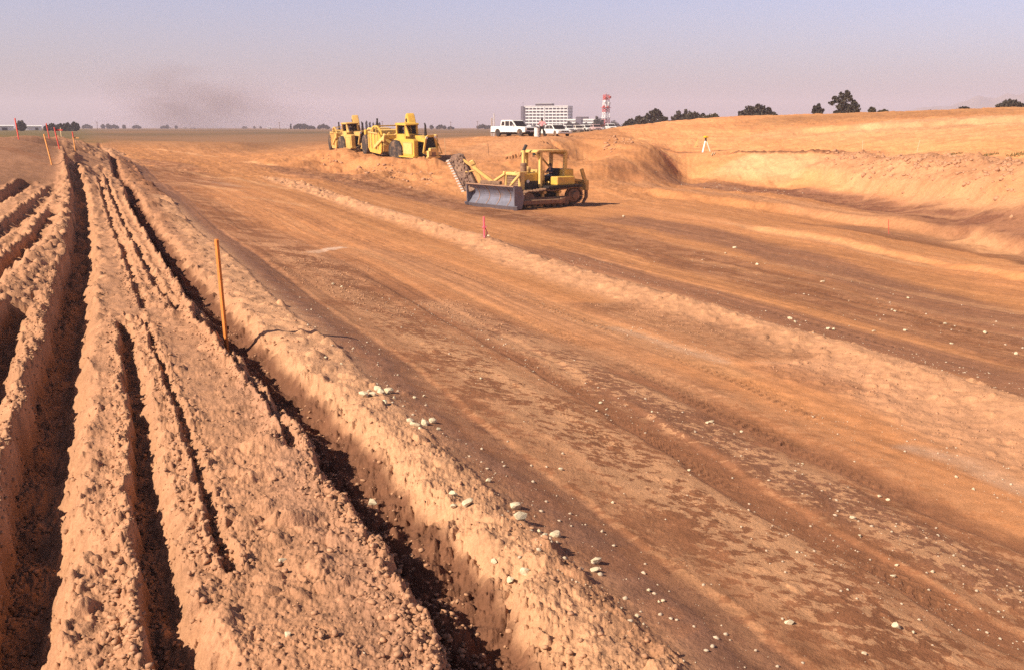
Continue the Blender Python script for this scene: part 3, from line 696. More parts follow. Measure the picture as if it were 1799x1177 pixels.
ORA = mat('orange_lath_wood', (.66, .22, .045), .7, var=.16, scale=14, bump=.2)
ORP = mat('yellow_orange_lath_paint', (.72, .33, .10), .7, var=.15, scale=14)
REDS = mat('red_lath_paint', (.62, .085, .06), .6, var=.15, scale=14)
PINK = mat('pink_lath_paint', (.78, .13, .17), .55, var=.12, scale=14)
RIB = mat('pink_plastic_ribbon', (.80, .20, .26), .4, var=.15, scale=14)
PALE = mat('pale_lath_wood', (.62, .46, .27), .75, var=.15, scale=14)
DKW = mat('weathered_lath_wood', (.18, .10, .06), .8, var=.2, scale=14)
SKIN = mat('skin', (.42, .22, .14), .55, var=.1, scale=10)
HAIR = mat('dark_hair', (.03, .018, .012), .6, var=.3, scale=20)
SHIRT = mat('pink_shirt_cloth', (.72, .36, .38), .85, var=.1, scale=8)
TROUS = mat('black_trouser_cloth', (.022, .018, .018), .85, var=.2, scale=8)
NAVY = mat('dark_blue_work_cloth', (.035, .035, .06), .85, var=.25, scale=8)
SHOE = mat('black_leather', (.02, .015, .013), .5)
WCLOTH = mat('white_work_cloth', (.72, .68, .62), .85, var=.1, scale=8)
HAT = mat('white_hard_hat', (.78, .76, .72), .35, var=.05)

# ------------------------------------------------------------------ people
def skin_mesh(name, verts, edges, radii, root=0, sub=2):
    me = bpy.data.meshes.new(name+'_bones'); me.from_pydata(verts, edges, []); o = bpy.data.objects.new(name+'_bones', me); COL.objects.link(o)
    mo = o.modifiers.new('skin', 'SKIN'); mo.use_smooth_shade = True
    for i, r in enumerate(radii):
        me.skin_vertices[0].data[i].radius = (r, r) if not isinstance(r, tuple) else r
        me.skin_vertices[0].data[i].use_root = (i == root)
    sb = o.modifiers.new('sub', 'SUBSURF'); sb.levels = sub; sb.render_levels = sub
    dg = bpy.context.evaluated_depsgraph_get(); dg.update()
    out = bpy.data.meshes.new_from_object(o.evaluated_get(dg)); out.name = name
    bpy.data.objects.remove(o); bpy.data.meshes.remove(me)
    return out
def add_mesh(name, me, m, parent=None):
    me.materials.clear(); me.materials.append(m)
    o = bpy.data.objects.new(name, me); COL.objects.link(o)
    if parent: o.parent = parent
    return o
def person(label, loc, rz, pose='stand', shirt=None, trousers=None, hat=None, sc=1.0):
    """faces +x; standing with the hands on the hips, or seated at controls (loc is then the seat)"""
    t = thing('person', label, 'person', loc, rz); t.scale = (sc,)*3
    if pose == 'stand':
        J = dict(pel=(0,0,.97), wai=(-.01,0,1.10), che=(0,0,1.32), nek=(.0,0,1.49), hea=(.02,0,1.60), top=(.02,0,1.70),
                 shL=(-.01,.19,1.42), shR=(-.01,-.19,1.42), elL=(-.11,.40,1.22), elR=(-.11,-.40,1.22), wrL=(.05,.22,1.07), wrR=(.05,-.22,1.07),
                 hiL=(0,.10,.92), hiR=(0,-.10,.92), knL=(.03,.15,.50), knR=(.03,-.17,.50), anL=(-.01,.18,.09), anR=(-.01,-.21,.09), toL=(.16,.21,.035), toR=(.16,-.25,.035))
    else:
        J = dict(pel=(0,0,.10), wai=(-.03,0,.26), che=(.0,0,.46), nek=(.05,0,.63), hea=(.08,0,.74), top=(.08,0,.84),
                 shL=(.0,.19,.55), shR=(.0,-.19,.55), elL=(.14,.28,.32), elR=(.14,-.28,.32), wrL=(.36,.20,.34), wrR=(.36,-.20,.34),
                 hiL=(.03,.10,.09), hiR=(.03,-.10,.09), knL=(.46,.14,.11), knR=(.46,-.14,.11), anL=(.52,.14,-.30), anR=(.52,-.14,-.30), toL=(.66,.14,-.36), toR=(.66,-.14,-.36))
    RD = dict(pel=.135, wai=.12, che=.145, nek=.055, hea=.092, top=.075, sh=.062, el=.043, wr=.032, hi=.085, kn=.056, an=.04, to=.035)
    ED = [('pel','wai'),('wai','che'),('che','nek'),('nek','hea'),('hea','top')] + [(a+s, b+s) for s in 'LR' for a, b in (('sh','el'),('el','wr'),('hi','kn'),('kn','an'),('an','to'))] + [('che','shL'),('che','shR'),('pel','hiL'),('pel','hiR')]
    J = {k: Vector(v) for k, v in J.items()}
    rad = lambda k: RD.get(k, RD.get(k[:-1], .05))
    # hands: palm, four fingers and a thumb grown from each wrist
    for s in 'LR':
        d = (J['wr'+s]-J['el'+s]).normalized(); side = Vector((0, 0, 1)).cross(d).normalized(); up = d.cross(side)
        J['pa'+s] = J['wr'+s]+d*.07; RD['pa'] = .03; ED.append(('wr'+s, 'pa'+s))
        for k in range(4):
            o = up*(.027-.018*k); ln = (.062, .072, .066, .05)[k]
            J[f'f{k}'+s] = J['pa'+s]+o+d*.025; J[f'g{k}'+s] = J['pa'+s]+o*1.1+d*(.025+ln)+side*.02
            ED += [('pa'+s, f'f{k}'+s), (f'f{k}'+s, f'g{k}'+s)]; RD[f'f{k}'] = .0085; RD[f'g{k}'] = .007
        J['th'+s] = J['wr'+s]+d*.045+up*.045; J['ti'+s] = J['wr'+s]+d*.085+up*.065; ED += [('wr'+s, 'th'+s), ('th'+s, 'ti'+s)]; RD['th'] = .011; RD['ti'] = .008
    rad = lambda k: RD.get(k, RD.get(k[:-1], .05))
    ks = list(J); ix = {k: i for i, k in enumerate(ks)}
    body = skin_mesh('body', [J[k] for k in ks], [(ix[a], ix[b]) for a, b in ED], [rad(k) for k in ks])
    # a face on the front of the head: nose, brow and mouth ridges pushed out of the same surface
    H = J['hea']
    for v in body.vertices:
        d = v.co-H
        if d.length < .16 and d.x > .02:
            v.co.x += .022*math.exp(-((d.y/.016)**2+((d.z+.005)/.025)**2)) - .008*math.exp(-(((abs(d.y)-.035)/.016)**2+((d.z-.03)/.016)**2)) + .006*math.exp(-((d.y/.03)**2+((d.z+.05)/.012)**2))
    bo = add_mesh('body', body, SKIN, t)
    def wear(name, keys, grow, m, cut=None):
        JJ = {k: J[k].copy() for k in keys}
        if cut: 
            for k, (a, b, f) in cut.items(): JJ[k] = J[a].lerp(J[b], f)
        kk = list(JJ); ii = {k: i for i, k in enumerate(kk)}
        ee = [(ii[a], ii[b]) for a, b in ED if a in ii and b in ii]
        return add_mesh(name, skin_mesh(name, [JJ[k] for k in kk], ee, [rad(k)+grow for k in kk]), m, t)
    wear('shirt', ['pel','wai','che','shL','shR','elL','elR'], .018, shirt or SHIRT)
    wear('trousers', ['pel','hiL','hiR','knL','knR','anL','anR'], .022, trousers or TROUS)
    mb = MB()
    for s in 'LR': mb.ball((J['an'+s]+J['to'+s])/2+Vector((.01,0,-.015)), .06, 2, (2.0,.85,.75))
    mb.build('shoes', SHOE, t, True)
    mb = MB(); mb.ball(H+Vector((-.02, 0, .045)), .112, 3, (1.0,.92,1.0))
    for v in list(mb.bm.verts):
        d = v.co-H
        if d.x > .045 and d.z < .075: v.co = H+d*.72
    mb.build('hair', HAIR, t, True)
    if hat:
        mb = MB(); mb.lathe([(.165, 0), (.16, .012), (.125, .02), (.12, .07), (.085, .115), (.03, .13)], H+Vector((-.005, 0, .045)), 'z', 20); mb.build('hard_hat', hat, t, True)
    return t
# ------------------------------------------------------------------ bulldozer
def track_shape(m, side):
    """outline of the chain in x,z: sprocket behind, idler in front, sagging top run"""
    pts = []
    def arc(cx, cz, r, a0, a1, k):
        for i in range(k+1):
            a = R(a0+(a1-a0)*i/k); pts.append((cx+r*math.cos(a), cz+r*math.sin(a)))
    arc(1.45, .52, .50, -90, 80, 9)
    for x, z in ((1.05, .99), (.5, 1.07), (0, 1.0), (-.55, 1.08), (-1.0, 1.10)): pts.append((x, z))
    arc(-1.55, .66, .48, 85, 215, 8)
    arc(-1.2, .42, .42, 235, 270, 3)
    return pts
def make_bulldozer(loc, rz):
    t = thing('bulldozer', 'yellow crawler bulldozer with grey blade, open canopy and raised toothed trenching boom', 'bulldozer', loc, rz)
    for s in (1, -1):
        y = s*1.07
        pr = track_shape(None, s)
        # chain as a closed belt of shoes
        ch = MB(); n = len(pr); acc = []
        P = [Vector((p[0], 0, p[1])) for p in pr]; tot = sum((P[(i+1) % n]-P[i]).length for i in range(n)); N = 40; step = tot/N; d = 0; i = 0; pos = P[0].copy(); k = 0
        outp = []
        segs = [(P[i], P[(i+1) % n]) for i in range(n)]
        for j in range(N):
            want = j*step; run = 0
            for a, b in segs:
                L_ = (b-a).length
                if run+L_ >= want:
                    q = a.lerp(b, (want-run)/max(L_, 1e-6)); tang = (b-a).normalized(); break
                run += L_
            nrm = Vector((tang.z, 0, -tang.x))
            q = q+Vector((0, y, 0))
            M = Matrix(((tang.x, 0, nrm.x, q.x), (tang.y, 1, nrm.y, q.y), (tang.z, 0, nrm.z, q.z), (0, 0, 0, 1)))
            b1 = bmesh.new(); bmesh.ops.create_cube(b1, size=1); bmesh.ops.scale(b1, vec=(step*.93, .56, .05), verts=b1.verts); bmesh.ops.transform(b1, matrix=M, verts=b1.verts); ch._merge(b1)
            b1 = bmesh.new(); bmesh.ops.create_cube(b1, size=1); bmesh.ops.scale(b1, vec=(.03, .56, .07), verts=b1.verts); bmesh.ops.translate(b1, vec=(step*.35, 0, .05), verts=b1.verts); bmesh.ops.transform(b1, matrix=M, verts=b1.verts); ch._merge(b1)
        track = ch.build('track', DIRTY, t)
        sp = MB(); sp.lathe([(.16, -.2), (.40, -.16), (.40, .16), (.16, .22)], (-1.55, y, .66), 'y', 18)
        for q in range(14):
            a = 2*math.pi*q/14; sp.bar((-1.55+.38*math.cos(a), y, .66+.38*math.sin(a)), (-1.55+.48*math.cos(a), y, .66+.48*math.sin(a)), .09, .16)
        sp.lathe([(.26, .2*s), (.22, .34*s), (.1, .36*s)], (-1.55, y, .66), 'y', 16); sp.build('sprocket', DIRTY, track)
        idl = MB(); idl.lathe([(.12, -.2), (.42, -.12), (.44, 0), (.42, .12), (.12, .2)], (1.45, y, .52), 'y', 22); idl.build('idler', DIRTY, track)
        for q in range(6):
            r_ = MB(); r_.lathe([(.08, -.24), (.17, -.2), (.17, .2), (.08, .24)], (-1.0+.42*q, y, .26), 'y', 12); r_.build('roller', DIRTY, track)
        for x in (-.55, .45):
            r_ = MB(); r_.tube((x, y-.2, .92), (x, y+.2, .92), .10); r_.bar((x, y, .5), (x, y, .9), .14, .12); r_.build('carrier_roller', YELD, track)
        fr = MB(); fr.box((0, y, .50), (2.9, .34, .26), bevel=.03); fr.box((0, y+.17*s, .34), (2.3, .06, .22), bevel=.02); fr.build('track_frame', DIRTY, t)
        pa = MB(); pa.bar((-.5, y+.45*s, .40), (2.55, y+.62*s, .42), .24, .26, bevel=.03); pa.box((-.5, y+.36*s, .42), (.30, .34, .34), bevel=.03); pa.build('push_arm', DIRTY, t)
        cy = MB(); cy.tube((1.55, .62*s, 2.0), (2.28, .85*s, 1.45), .085); cy.tube((2.28, .85*s, 1.45), (2.72, 1.0*s, 1.12), .05); cy.bar((1.1, .5*s, 2.05), (1.7, .64*s, 2.05), .18, .16, bevel=.02); cy.build('lift_cylinder', YEL2, t)
    # blade: curved mouldboard, edge, end plates, wear lines
    bl = MB(); prof = []
    for i in range(11):
        f = i/10; prof.append((2.98-.34*math.sin(math.pi*f)+.10*f, .22+1.16*f))
    back = [(x-.07, z) for x, z in prof[::-1]]
    bl.prism(prof+back, 'y', -2.05, 2.05); blade = bl.build('blade', STEEL, t)
    bl = MB(); bl.box((2.94, 0, .12), (.05, 4.2, .30), rot=(0, R(20), 0), bevel=.008)
    bl.box((3.0, 2.14, .13), (.12, .2, .32), rot=(0, R(20), R(25))); bl.box((3.0, -2.14, .13), (.12, .2, .32), rot=(0, R(20), R(-25))); bl.build('cutting_edge', EDGE, blade)
    for s in (1, -1):
        bl = MB(); bl.prism([(3.02, .1), (3.06, 1.42), (2.62, 1.40), (2.42, .8), (2.56, .12)], 'y', 2.055*s-.03, 2.055*s+.03); bl.build('end_plate', EDGE, blade)
    bl = MB(); bl.box((3.05, 0, 1.40), (.12, 4.14, .07), bevel=.015)
    for yy in (-1.35, -.45, .45, 1.35):
        for i in range(10):
            a, b = prof[i], prof[i+1]; bl.bar((a[0]+.012, yy, a[1]), (b[0]+.012, yy, b[1]), .035, .02)
    bl.build('seam', mat('rusty_seam', (.33, .19, .12), .7, var=.2), blade)
    bl = MB(); bl.box((2.45, 0, .5), (.25, 3.6, .30), bevel=.03); bl.box((2.45, 0, 1.1), (.2, 3.6, .2), bevel=.03)
    for yy in (-1.5, -.7, .7, 1.5): bl.box((2.5, yy, .8), (.2, .1, .9))
    bl.build('blade_brace', DIRTY, blade)
    # engine
    h = MB(); h.prism([(-.1, 1.0), (1.35, 1.0), (1.35, 1.86), (1.2, 1.95), (-.1, 2.06)], 'y', -.46, .46, bevel=.05); h.build('hood', YEL, t)
    h = MB(); h.box((.65, 0, 1.28), (1.5, 1.0, .55)); h.box((.2, 0, .85), (2.6, 1.1, .5), bevel=.05); h.build('engine_bay', DARK, t)
    g = MB()
    g.prism([(1.3, .75), (1.62, .75), (1.62, 1.88), (1.56, 2.02), (1.42, 2.08), (1.3, 2.06)], 'y', -.68, -.5, bevel=.03)
    g.prism([(1.3, .75), (1.62, .75), (1.62, 1.88), (1.56, 2.02), (1.42, 2.08), (1.3, 2.06)], 'y', .5, .68, bevel=.03)
    g.box((1.46, 0, 1.99), (.34, 1.2, .19), bevel=.05); g.box((1.46, 0, .84), (.32, 1.2, .2), bevel=.03); rg_ = g.build('radiator_guard', YEL2, t)
    g = MB(); g.box((1.5, 0, 1.4), (.1, 1.0, 1.0))
    for q in range(9): g.box((1.56, 0, 1.0+q*.105), (.03, 1.0, .045))
    g.build('grille', DIRTY, rg_)
    e = MB(); e.lathe([(.16, 0), (.17, .1), (.17, .55), (.13, .62)], (.95, .1, 2.0), 'z', 16); ex = e.build('muffler', DIRTY, t)
    e = MB(); e.tube((.95, .1, 2.6), (.95, .1, 3.36), .10); e.build('exhaust_pipe', YEL2, ex)
    e = MB(); e.tube((.95, .1, 3.34), (.78, .1, 3.68), .085); e.build('exhaust_tip', DARK, ex)
    e = MB(); e.lathe([(.05, 0), (.15, .03), (.17, .2), (.15, .32), (.05, .38)], (.45, -.2, 2.02), 'z', 16); e.build('air_cleaner', YEL2, t)
    e = MB(); e.lathe([(.05, 0), (.10, .02), (.10, .05), (.03, .08)], (1.46, .15, 2.08), 'z', 12); e.build('radiator_cap', YEL2, t)
    # deck, tanks, seat
    d = MB(); d.box((-.85, 0, 1.22), (1.9, 2.9, .10), bevel=.02)
    for s in (1, -1): d.prism([(-1.95, 1.16), (.35, 1.16), (.35, 1.28), (-1.7, 1.32), (-1.95, 1.28)], 'y', min(1.0*s, 1.45*s), max(1.0*s, 1.45*s))
    d.build('fender', DARK, t)
    d = MB()
    for s in (1, -1): d.box((-.95, .98*s, 1.56), (1.2, .62, .50), bevel=.06)
    d.build('side_tank', YEL, t)
    d = MB(); d.box((-1.62, 0, 1.75), (.6, 1.5, .95), bevel=.08); d.build('fuel_tank', YEL, t)
    d = MB(); d.box((-.05, 0, 1.75), (.18, 1.0, .9), bevel=.04); d.build('dashboard', YELD, t)
    d = MB(); d.box((-.95, 0, 1.58), (.55, .6, .2), bevel=.05); d.box((-1.22, 0, 1.95), (.14, .6, .62), rot=(0, R(-10), 0), bevel=.05); d.build('seat', DARK, t)
    for s, x in ((.3, -.35), (-.2, -.3), (-.32, -.3)):
        d = MB(); d.tube((x, s, 1.4), (x-.12, s, 2.05), .018, n=8); d.ball((x-.12, s, 2.07), .04); d.build('control_lever', DARK, t)
    # canopy on four posts
    c = MB(); c.prism([(.55, 3.20), (.55, 3.30), (.40, 3.38), (-1.35, 3.38), (-1.52, 3.30), (-1.54, 3.10), (-1.46, 3.10), (-1.36, 3.24), (.36, 3.24)], 'y', -.70, .70, bevel=.03); can = c.build('canopy_roof', YEL2, t)
    for s in (1, -1):
        c = MB(); c.bar((.23, .60*s, 1.2), (.23, .60*s, 3.25), .17, .17, bevel=.02); c.bar((.23, .60*s, 2.8), (.50, .60*s, 3.20), .10, .10); c.build('canopy_post', YEL2, t)
        c = MB(); c.bar((-1.38, .60*s, 1.3), (-1.46, .60*s, 3.2), .17, .2, bevel=.02); c.build('canopy_post', YEL2, t)
    c = MB(); c.bar((-1.44, -.6, 2.2), (-.5, -.6, 3.2), .08); c.build('canopy_brace', YELD, t)
    for p in ((.57, .5, 3.14), (.57, -.5, 3.14)):
        c = MB(); c.lathe([(.04, -.1), (.09, 0), (.09, .04)], p, 'x', 14); c.build('work_lamp', DARK, t)
    d = MB(); d.lathe([(.05, -.02), (.10, 0), (.10, .03)], (1.0, .52, 1.55), 'y', 14); d.build('headlight', LAMP, t)
    # ripper
    r_ = MB(); 
    for s in (1, -1):
        r_.bar((-1.9, .5*s, .95), (-2.75, .5*s, 1.0), .16, .2, bevel=.02); r_.bar((-1.9, .5*s, 1.6), (-2.7, .5*s, 1.45), .11, .14, bevel=.02)
        r_.tube((-2.0, .25*s, 1.9), (-2.72, .25*s, 1.1), .09)
    r_.box((-2.8, 0, 1.2), (.22, 1.7, .62), bevel=.04); r_.bar((-2.45, .75, 2.2), (-2.8, .75, 1.2), .14, .2, bevel=.02); rip = r_.build('ripper_frame', YELD, t)
    for s in (.72, -.72):
        r_ = MB(); r_.prism([(-2.9, 1.5), (-2.72, 1.5), (-2.74, .5), (-2.55, .12), (-2.66, .08), (-2.92, .45)], 'y', s-.05, s+.05, bevel=.01); r_.build('ripper_shank', DIRTY, rip)
    return t
p0 = place(863, 366)
hdg = R(-143)
dz_loc = p0 - Vector((math.cos(hdg), math.sin(hdg), 0))*2.95*1.17
dz_loc.z = ground_z(dz_loc.x, dz_loc.y)-.03
dozer = make_bulldozer(dz_loc, hdg); DSC = (1.17, 1.17, 1.01); dozer.scale = DSC
Mi = (Matrix.Translation(dz_loc) @ Matrix.Rotation(hdg, 4, 'Z') @ Matrix.Diagonal((*DSC, 1))).inverted()
def dzl(u, v, D): return Mi @ wpt(u, v, D)
# trenching boom on the far front corner, carried on two arms
DB = math.hypot(dz_loc.x, dz_loc.y)-.4
A_, B_ = dzl(802, 277, DB+.6), dzl(829, 331, DB+.3)
mb = MB(); ax = (B_-A_); L_ = ax.length; az_ = ax.normalized()
view = (Mi.to_3x3() @ Vector((0, 1, 0))); side_ = az_.cross(view).normalized()
side_ = (side_*.86+az_.cross(side_).normalized()*.51).normalized()
if (Mi.inverted().to_3x3() @ side_).x > 0: side_ = -side_
nrm_ = az_.cross(side_).normalized()
Mb = Matrix((( *[side_[0], nrm_[0], az_[0]], A_[0]), (*[side_[1], nrm_[1], az_[1]], A_[1]), (*[side_[2], nrm_[2], az_[2]], A_[2]), (0, 0, 0, 1)))
prof = []
for i in range(9): a = math.pi*i/8; prof.append((.42*math.cos(a), L_-.1+.30*math.sin(a)))
for i in range(9): a = math.pi+math.pi*i/8; prof.append((.42*math.cos(a), .1+.30*math.sin(a)))
mb.prism([(x, z) for x, z in prof], 'y', -.14, .14, bevel=.03)
rq = random.Random(4)
for k in range(46):
    x, z = rq.uniform(-.36, .34), rq.uniform(-.1, L_-.02); s_ = rq.uniform(.04, .10)
    for yy in (-.15, .15): mb.box((x, yy, z), (s_*1.4, .07, s_), rot=(0, rq.uniform(0, 3), 0))
mb.move(Mb); boom = mb.build('trenching_boom', DIRTY, dozer)
PITS = mat('mud_caked_steel', (.20, .125, .095), .9, var=.6, scale=7, dirt=(.42, .27, .18), dirtk=.7, bump=.8)
boom.data.materials[0] = PITS
for k in range(13):
    f = k/12; z = .02+f*(L_-.04)
    mb = MB(); mb.prism([(.36, z-.06), (.58, z-.09), (.60, z+.01), (.36, z+.07)], 'y', -.12, .12); mb.prism([(.36, z-.04), (.55, z-.05), (.55, z+.02), (.36, z+.05)], 'y', -.26, -.12)
    mb.move(Mb); mb.build('cutting_tooth', mat('pale_tooth_steel', (.62, .56, .50), .5, var=.15) if k == 0 else bpy.data.materials['pale_tooth_steel'], boom)
mb = MB(); mb.bar(dzl(807, 277, DB+.4), dzl(829, 292, DB), .13, .16, bevel=.02); mb.bar(dzl(829, 292, DB), dzl(873, 326, DB-.8), .15, .18, bevel=.02); mb.build('boom_arm', YELD, dozer)
mb = MB(); mb.bar(dzl(830, 284, DB), dzl(845, 322, DB), .20, .22, bevel=.02); mb.bar(dzl(827, 283, DB), dzl(832, 290, DB), .26, .26, bevel=.03); mb.build('boom_post', YEL2, dozer)
mb = MB(); mb.tube(dzl(818, 303, DB+.2), dzl(836, 300, DB), .05); mb.build('boom_rod', YELD, dozer)
mb = MB(); mb.bar(dzl(824, 330, DB+.6), dzl(850, 338, DB+1.4), .12, .14); mb.build('boom_link', YELD, dozer)
mb = MB(); mb.bar(dzl(845, 320, DB), dzl(880, 322, DB-1.2), .2, .2, bevel=.02); mb.build('boom_mount', DIRTY, dozer)
c_ = Mi.inverted()
person('operator in dark blue work clothes seated under the bulldozer canopy', c_ @ Vector((-.95, 0, 1.68)), hdg, 'sit', NAVY, NAVY)

# ------------------------------------------------------------------ wheel scrapers
def wheel(parent, c, r, w, hub=1, rim=RIM):
    x, y, z = c
    m = MB(); m.lathe([(r*.52, -w*.5), (r*.80, -w*.5), (r*.95, -w*.44), (r, -w*.3), (r, w*.3), (r*.95, w*.44), (r*.80, w*.5), (r*.52, w*.5)], (0, 0, 0), 'y', 36)
    for k in range(26):
        a = 2*math.pi*k/26
        for s in (1, -1):
            m.bar((r*.985*math.cos(a), .04*s*w, r*.985*math.sin(a)), (r*.96*math.cos(a+.12), .46*s*w, r*.96*math.sin(a+.12)), .07*r, .05*r)
    m.move(Matrix.Translation(c)); ty = m.build('tyre', TYRE, parent, False)
    m = MB(); m.lathe([(.05*r, -w*.36), (r*.30, -w*.36), (r*.58, -w*.46), (r*.66, -w*.505), (r*.66, w*.505), (r*.58, w*.46), (r*.30, w*.30), (r*.22, w*.40), (.05*r, w*.42)], (0, 0, 0), 'y', 28)
    for k in range(10):
        a = 2*math.pi*k/10; m.tube((.38*r*math.cos(a), -w*.42, .38*r*math.sin(a)), (.38*r*math.cos(a), w*.42, .38*r*math.sin(a)), .03*r, n=6)
    m.move(Matrix.Translation(c)); m.build('rim', rim, parent)
def make_scraper(name_label, loc, rz, Y, Y2, steer):
    """+x forward; origin on the ground under the hitch, tractor turned by steer"""
    t = thing('wheel_scraper', name_label, 'scraper', loc, rz, 'motor scrapers driving in line')
    TR = Matrix.Rotation(steer, 4, 'Z')
    def tb(mb, name, m, parent=t, smooth=False): mb.move(TR); return mb.build(name, m, parent, smooth)
    # --- tractor, axle at x = 0.4
    ax_ = .45
    for s in (1, -1):
        w_ = bpy.data.objects.new('wheel', None); COL.objects.link(w_); w_.parent = t
        w_.matrix_local = TR
        wheel(w_, (ax_, 1.28*s, 1.0), 1.0, .78)
    m = MB(); m.box((.6, 0, 1.05), (2.0, 1.5, .7), bevel=.05); m.box((2.3, 0, .95), (2.6, 1.1, .5), bevel=.04); tb(m, 'frame', DARK)
    # side sheet metal with a recessed door
    for s in (-1, 1):
        m = MB(); y0, y1 = sorted((.95*s, 1.45*s))
        m.prism([(1.25, .62), (3.05, .62), (3.05, 2.02), (2.9, 2.15), (.35, 2.15), (.15, 2.08), (.15, 1.98), (.95, 1.92), (1.22, 1.55)], 'y', y0, y1, bevel=.03)
        sp_ = tb(m, 'side_panel', Y)
        m = MB(); m.box((2.12, 1.462*s, 1.30), (1.25, .03, 1.0), bevel=.01); tb(m, 'door_recess', Y2, sp_)
        m = MB()
        for a, b in (((1.46, .76), (1.46, 1.84)), ((2.78, .76), (2.78, 1.84)), ((1.46, 1.84), (2.78, 1.84))): m.bar((a[0], 1.47*s, a[1]), (b[0], 1.47*s, b[1]), .05, .06)
        tb(m, 'door_frame', YELD, sp_)
        m = MB(); m.box((2.1, 1.3*s, .56), (2.1, .75, .12), bevel=.02); tb(m, 'step', Y, sp_)
    m = MB(); m.prism([(1.2, 2.0), (3.55, 1.85), (3.6, 2.2), (3.4, 2.36), (1.2, 2.5)], 'y', -.62, .62, bevel=.05); tb(m, 'hood', Y)
    # sloping radiator frame and dark core
    m = MB(); fr_p = [(-.85, .95), (-.52, 2.30), (-.36, 2.42), (.36, 2.42), (.52, 2.30), (.85, .95)]
    for a, b in zip(fr_p[:-1], fr_p[1:]): m.bar((3.66, a[0], a[1]), (3.66, b[0], b[1]), .13, .2, bevel=.02)
    m.bar((3.66, -.85, .98), (3.66, .85, .98), .16, .2); rd = tb(m, 'radiator_frame', Y)
    m = MB(); m.prism([(-.78, 1.0), (-.46, 2.3), (-.34, 2.38), (.34, 2.38), (.46, 2.3), (.78, 1.0)], 'x', 3.5, 3.62)
    for k in range(9): m.box((3.63, 0, 1.12+.13*k), (.02, 1.35-.085*k, .03))
    tb(m, 'radiator_core', BLK, rd)
    m = MB(); m.box((3.85, 0, .92), (.5, 1.2, .42), bevel=.06); m.box((3.92, 0, 1.22), (.4, .8, .3), bevel=.08); m.bar((3.9, -.45, .9), (4.02, -.62, .48), .2, .2, bevel=.02); m.bar((3.9, .45, .9), (4.02, .62, .48), .2, .2, bevel=.02); m.box((4.0, 0, .52), (.2, 1.5, .18), bevel=.03); bum = tb(m, 'bumper', Y2)
    m = MB(); m.box((4.08, 0, .78), (.06, .5, .42), bevel=.02); tb(m, 'tow_plate', DIRTY, bum)
    for s in (1, -1):
        m = MB(); m.lathe([(.05, -.1), (.12, 0), (.12, .05)], (3.75, .52*s, 2.30), 'x', 14); tb(m, 'headlight', LAMP)
    # cab (right-hand side) with window openings
    cx0, cx1, cy0, cy1 = .35, 1.75, -1.35, .15
    m = MB()
    for x in (cx0+.07, cx1-.07):
        for y in (cy0+.07, cy1-.07): m.bar((x, y, 2.1), (x, y, 3.4), .14, .14)
    m.prism([(cx0-.05, 3.36), (cx1+.08, 3.36), (cx1+.14, 3.42), (cx1, 3.54), (cx0, 3.56), (cx0-.08, 3.46)], 'y', cy0-.06, cy1+.06, bevel=.02)
    m.box(((cx0+cx1)/2, (cy0+cy1)/2, 2.30), (cx1-cx0, cy1-cy0, .5), bevel=.02)
    m.prism([(cx1-.12, 2.4), (cx1+.55, 2.4), (cx1+.05, 3.4), (cx1-.12, 3.4)], 'y', cy0, cy0+.1); cab = tb(m, 'cab', Y)
    m = MB(); m.box(((cx0+cx1)/2, cy1-.05, 2.95), (cx1-cx0-.28, .03, .84)); m.box((cx0+.06, (cy0+cy1)/2, 2.95), (.03, cy1-cy0-.28, .84)); tb(m, 'window', GLASS, cab)
    m = MB(); m.box((.75, -.6, 2.5), (.5, .5, .2), bevel=.05); m.box((.5, -.6, 2.85), (.14, .5, .6), bevel=.05); tb(m, 'seat', DARK, cab)
    m = MB(); m.tube((1.45, -.6, 2.5), (1.3, -.6, 2.85), .025); m.lathe([(.2, -.015), (.22, 0), (.2, .015)], (1.28, -.6, 2.87), 'z', 18); tb(m, 'steering_wheel', DARK, cab)
    # stacks, air cleaner and tread on the left front
    m = MB(); m.tube((2.75, .2, 2.3), (2.75, .2, 2.75), .15, .13); m.tube((2.75, .2, 2.7), (2.75, .2, 3.35), .11, .09); m.tube((2.75, .2, 3.33), (2.65, .2, 3.55), .09, .07); tb(m, 'exhaust_stack', DARK)
    m = MB(); m.lathe([(.1, 0), (.24, .05), (.26, .3), (.17, .42), (.17, .55), (.24, .58), (.22, .72), (.06, .8)], (3.2, 1.02, 1.72), 'z', 18); tb(m, 'air_cleaner', Y2)
    m = MB(); m.box((3.35, 1.15, .78), (.7, .6, .08), bevel=.01); m.bar((3.1, 1.4, .8), (3.1, 1.4, 1.7), .05); m.bar((3.62, 1.4, .8), (3.1, 1.4, 1.7), .05); m.box((3.5, 1.1, .45), (.3, .5, .06)); tb(m, 'tread', Y)
    # --- gooseneck: arched hump over the hitch
    m = MB(); m.prism([(-.95, 1.2), (.55, 1.35), (.80, 2.1), (.85, 2.9), (.45, 3.7), (.20, 4.2), (0, 4.36), (-.28, 4.36), (-.50, 4.15), (-.72, 3.6), (-1.05, 2.95), (-1.75, 2.45), (-1.9, 2.0), (-1.2, 1.9)], 'y', .25, .95, bevel=.05)
    gn = m.build('gooseneck', Y, t)
    for x, z, r_ in ((-.18, 3.72, .18), (-.5, 2.75, .13), (-.1, 2.1, .13)): m = MB(); m.tube((x, .2, z), (x, 1.0, z), r_); m.build('pin', DARK, gn)
    m = MB(); m.tube((.15, -.1, 2.2), (-.3, .3, 3.3), .09); m.tube((-1.0, -.7, 2.35), (-.2, -.2, 2.7), .08); m.build('steering_cylinder', YELD, gn)
    # draft frame
    m = MB(); m.bar((-1.7, -1.5, 2.15), (-1.7, 1.5, 2.15), .42, .42, bevel=.05); m.build('draft_tube', Y, t)
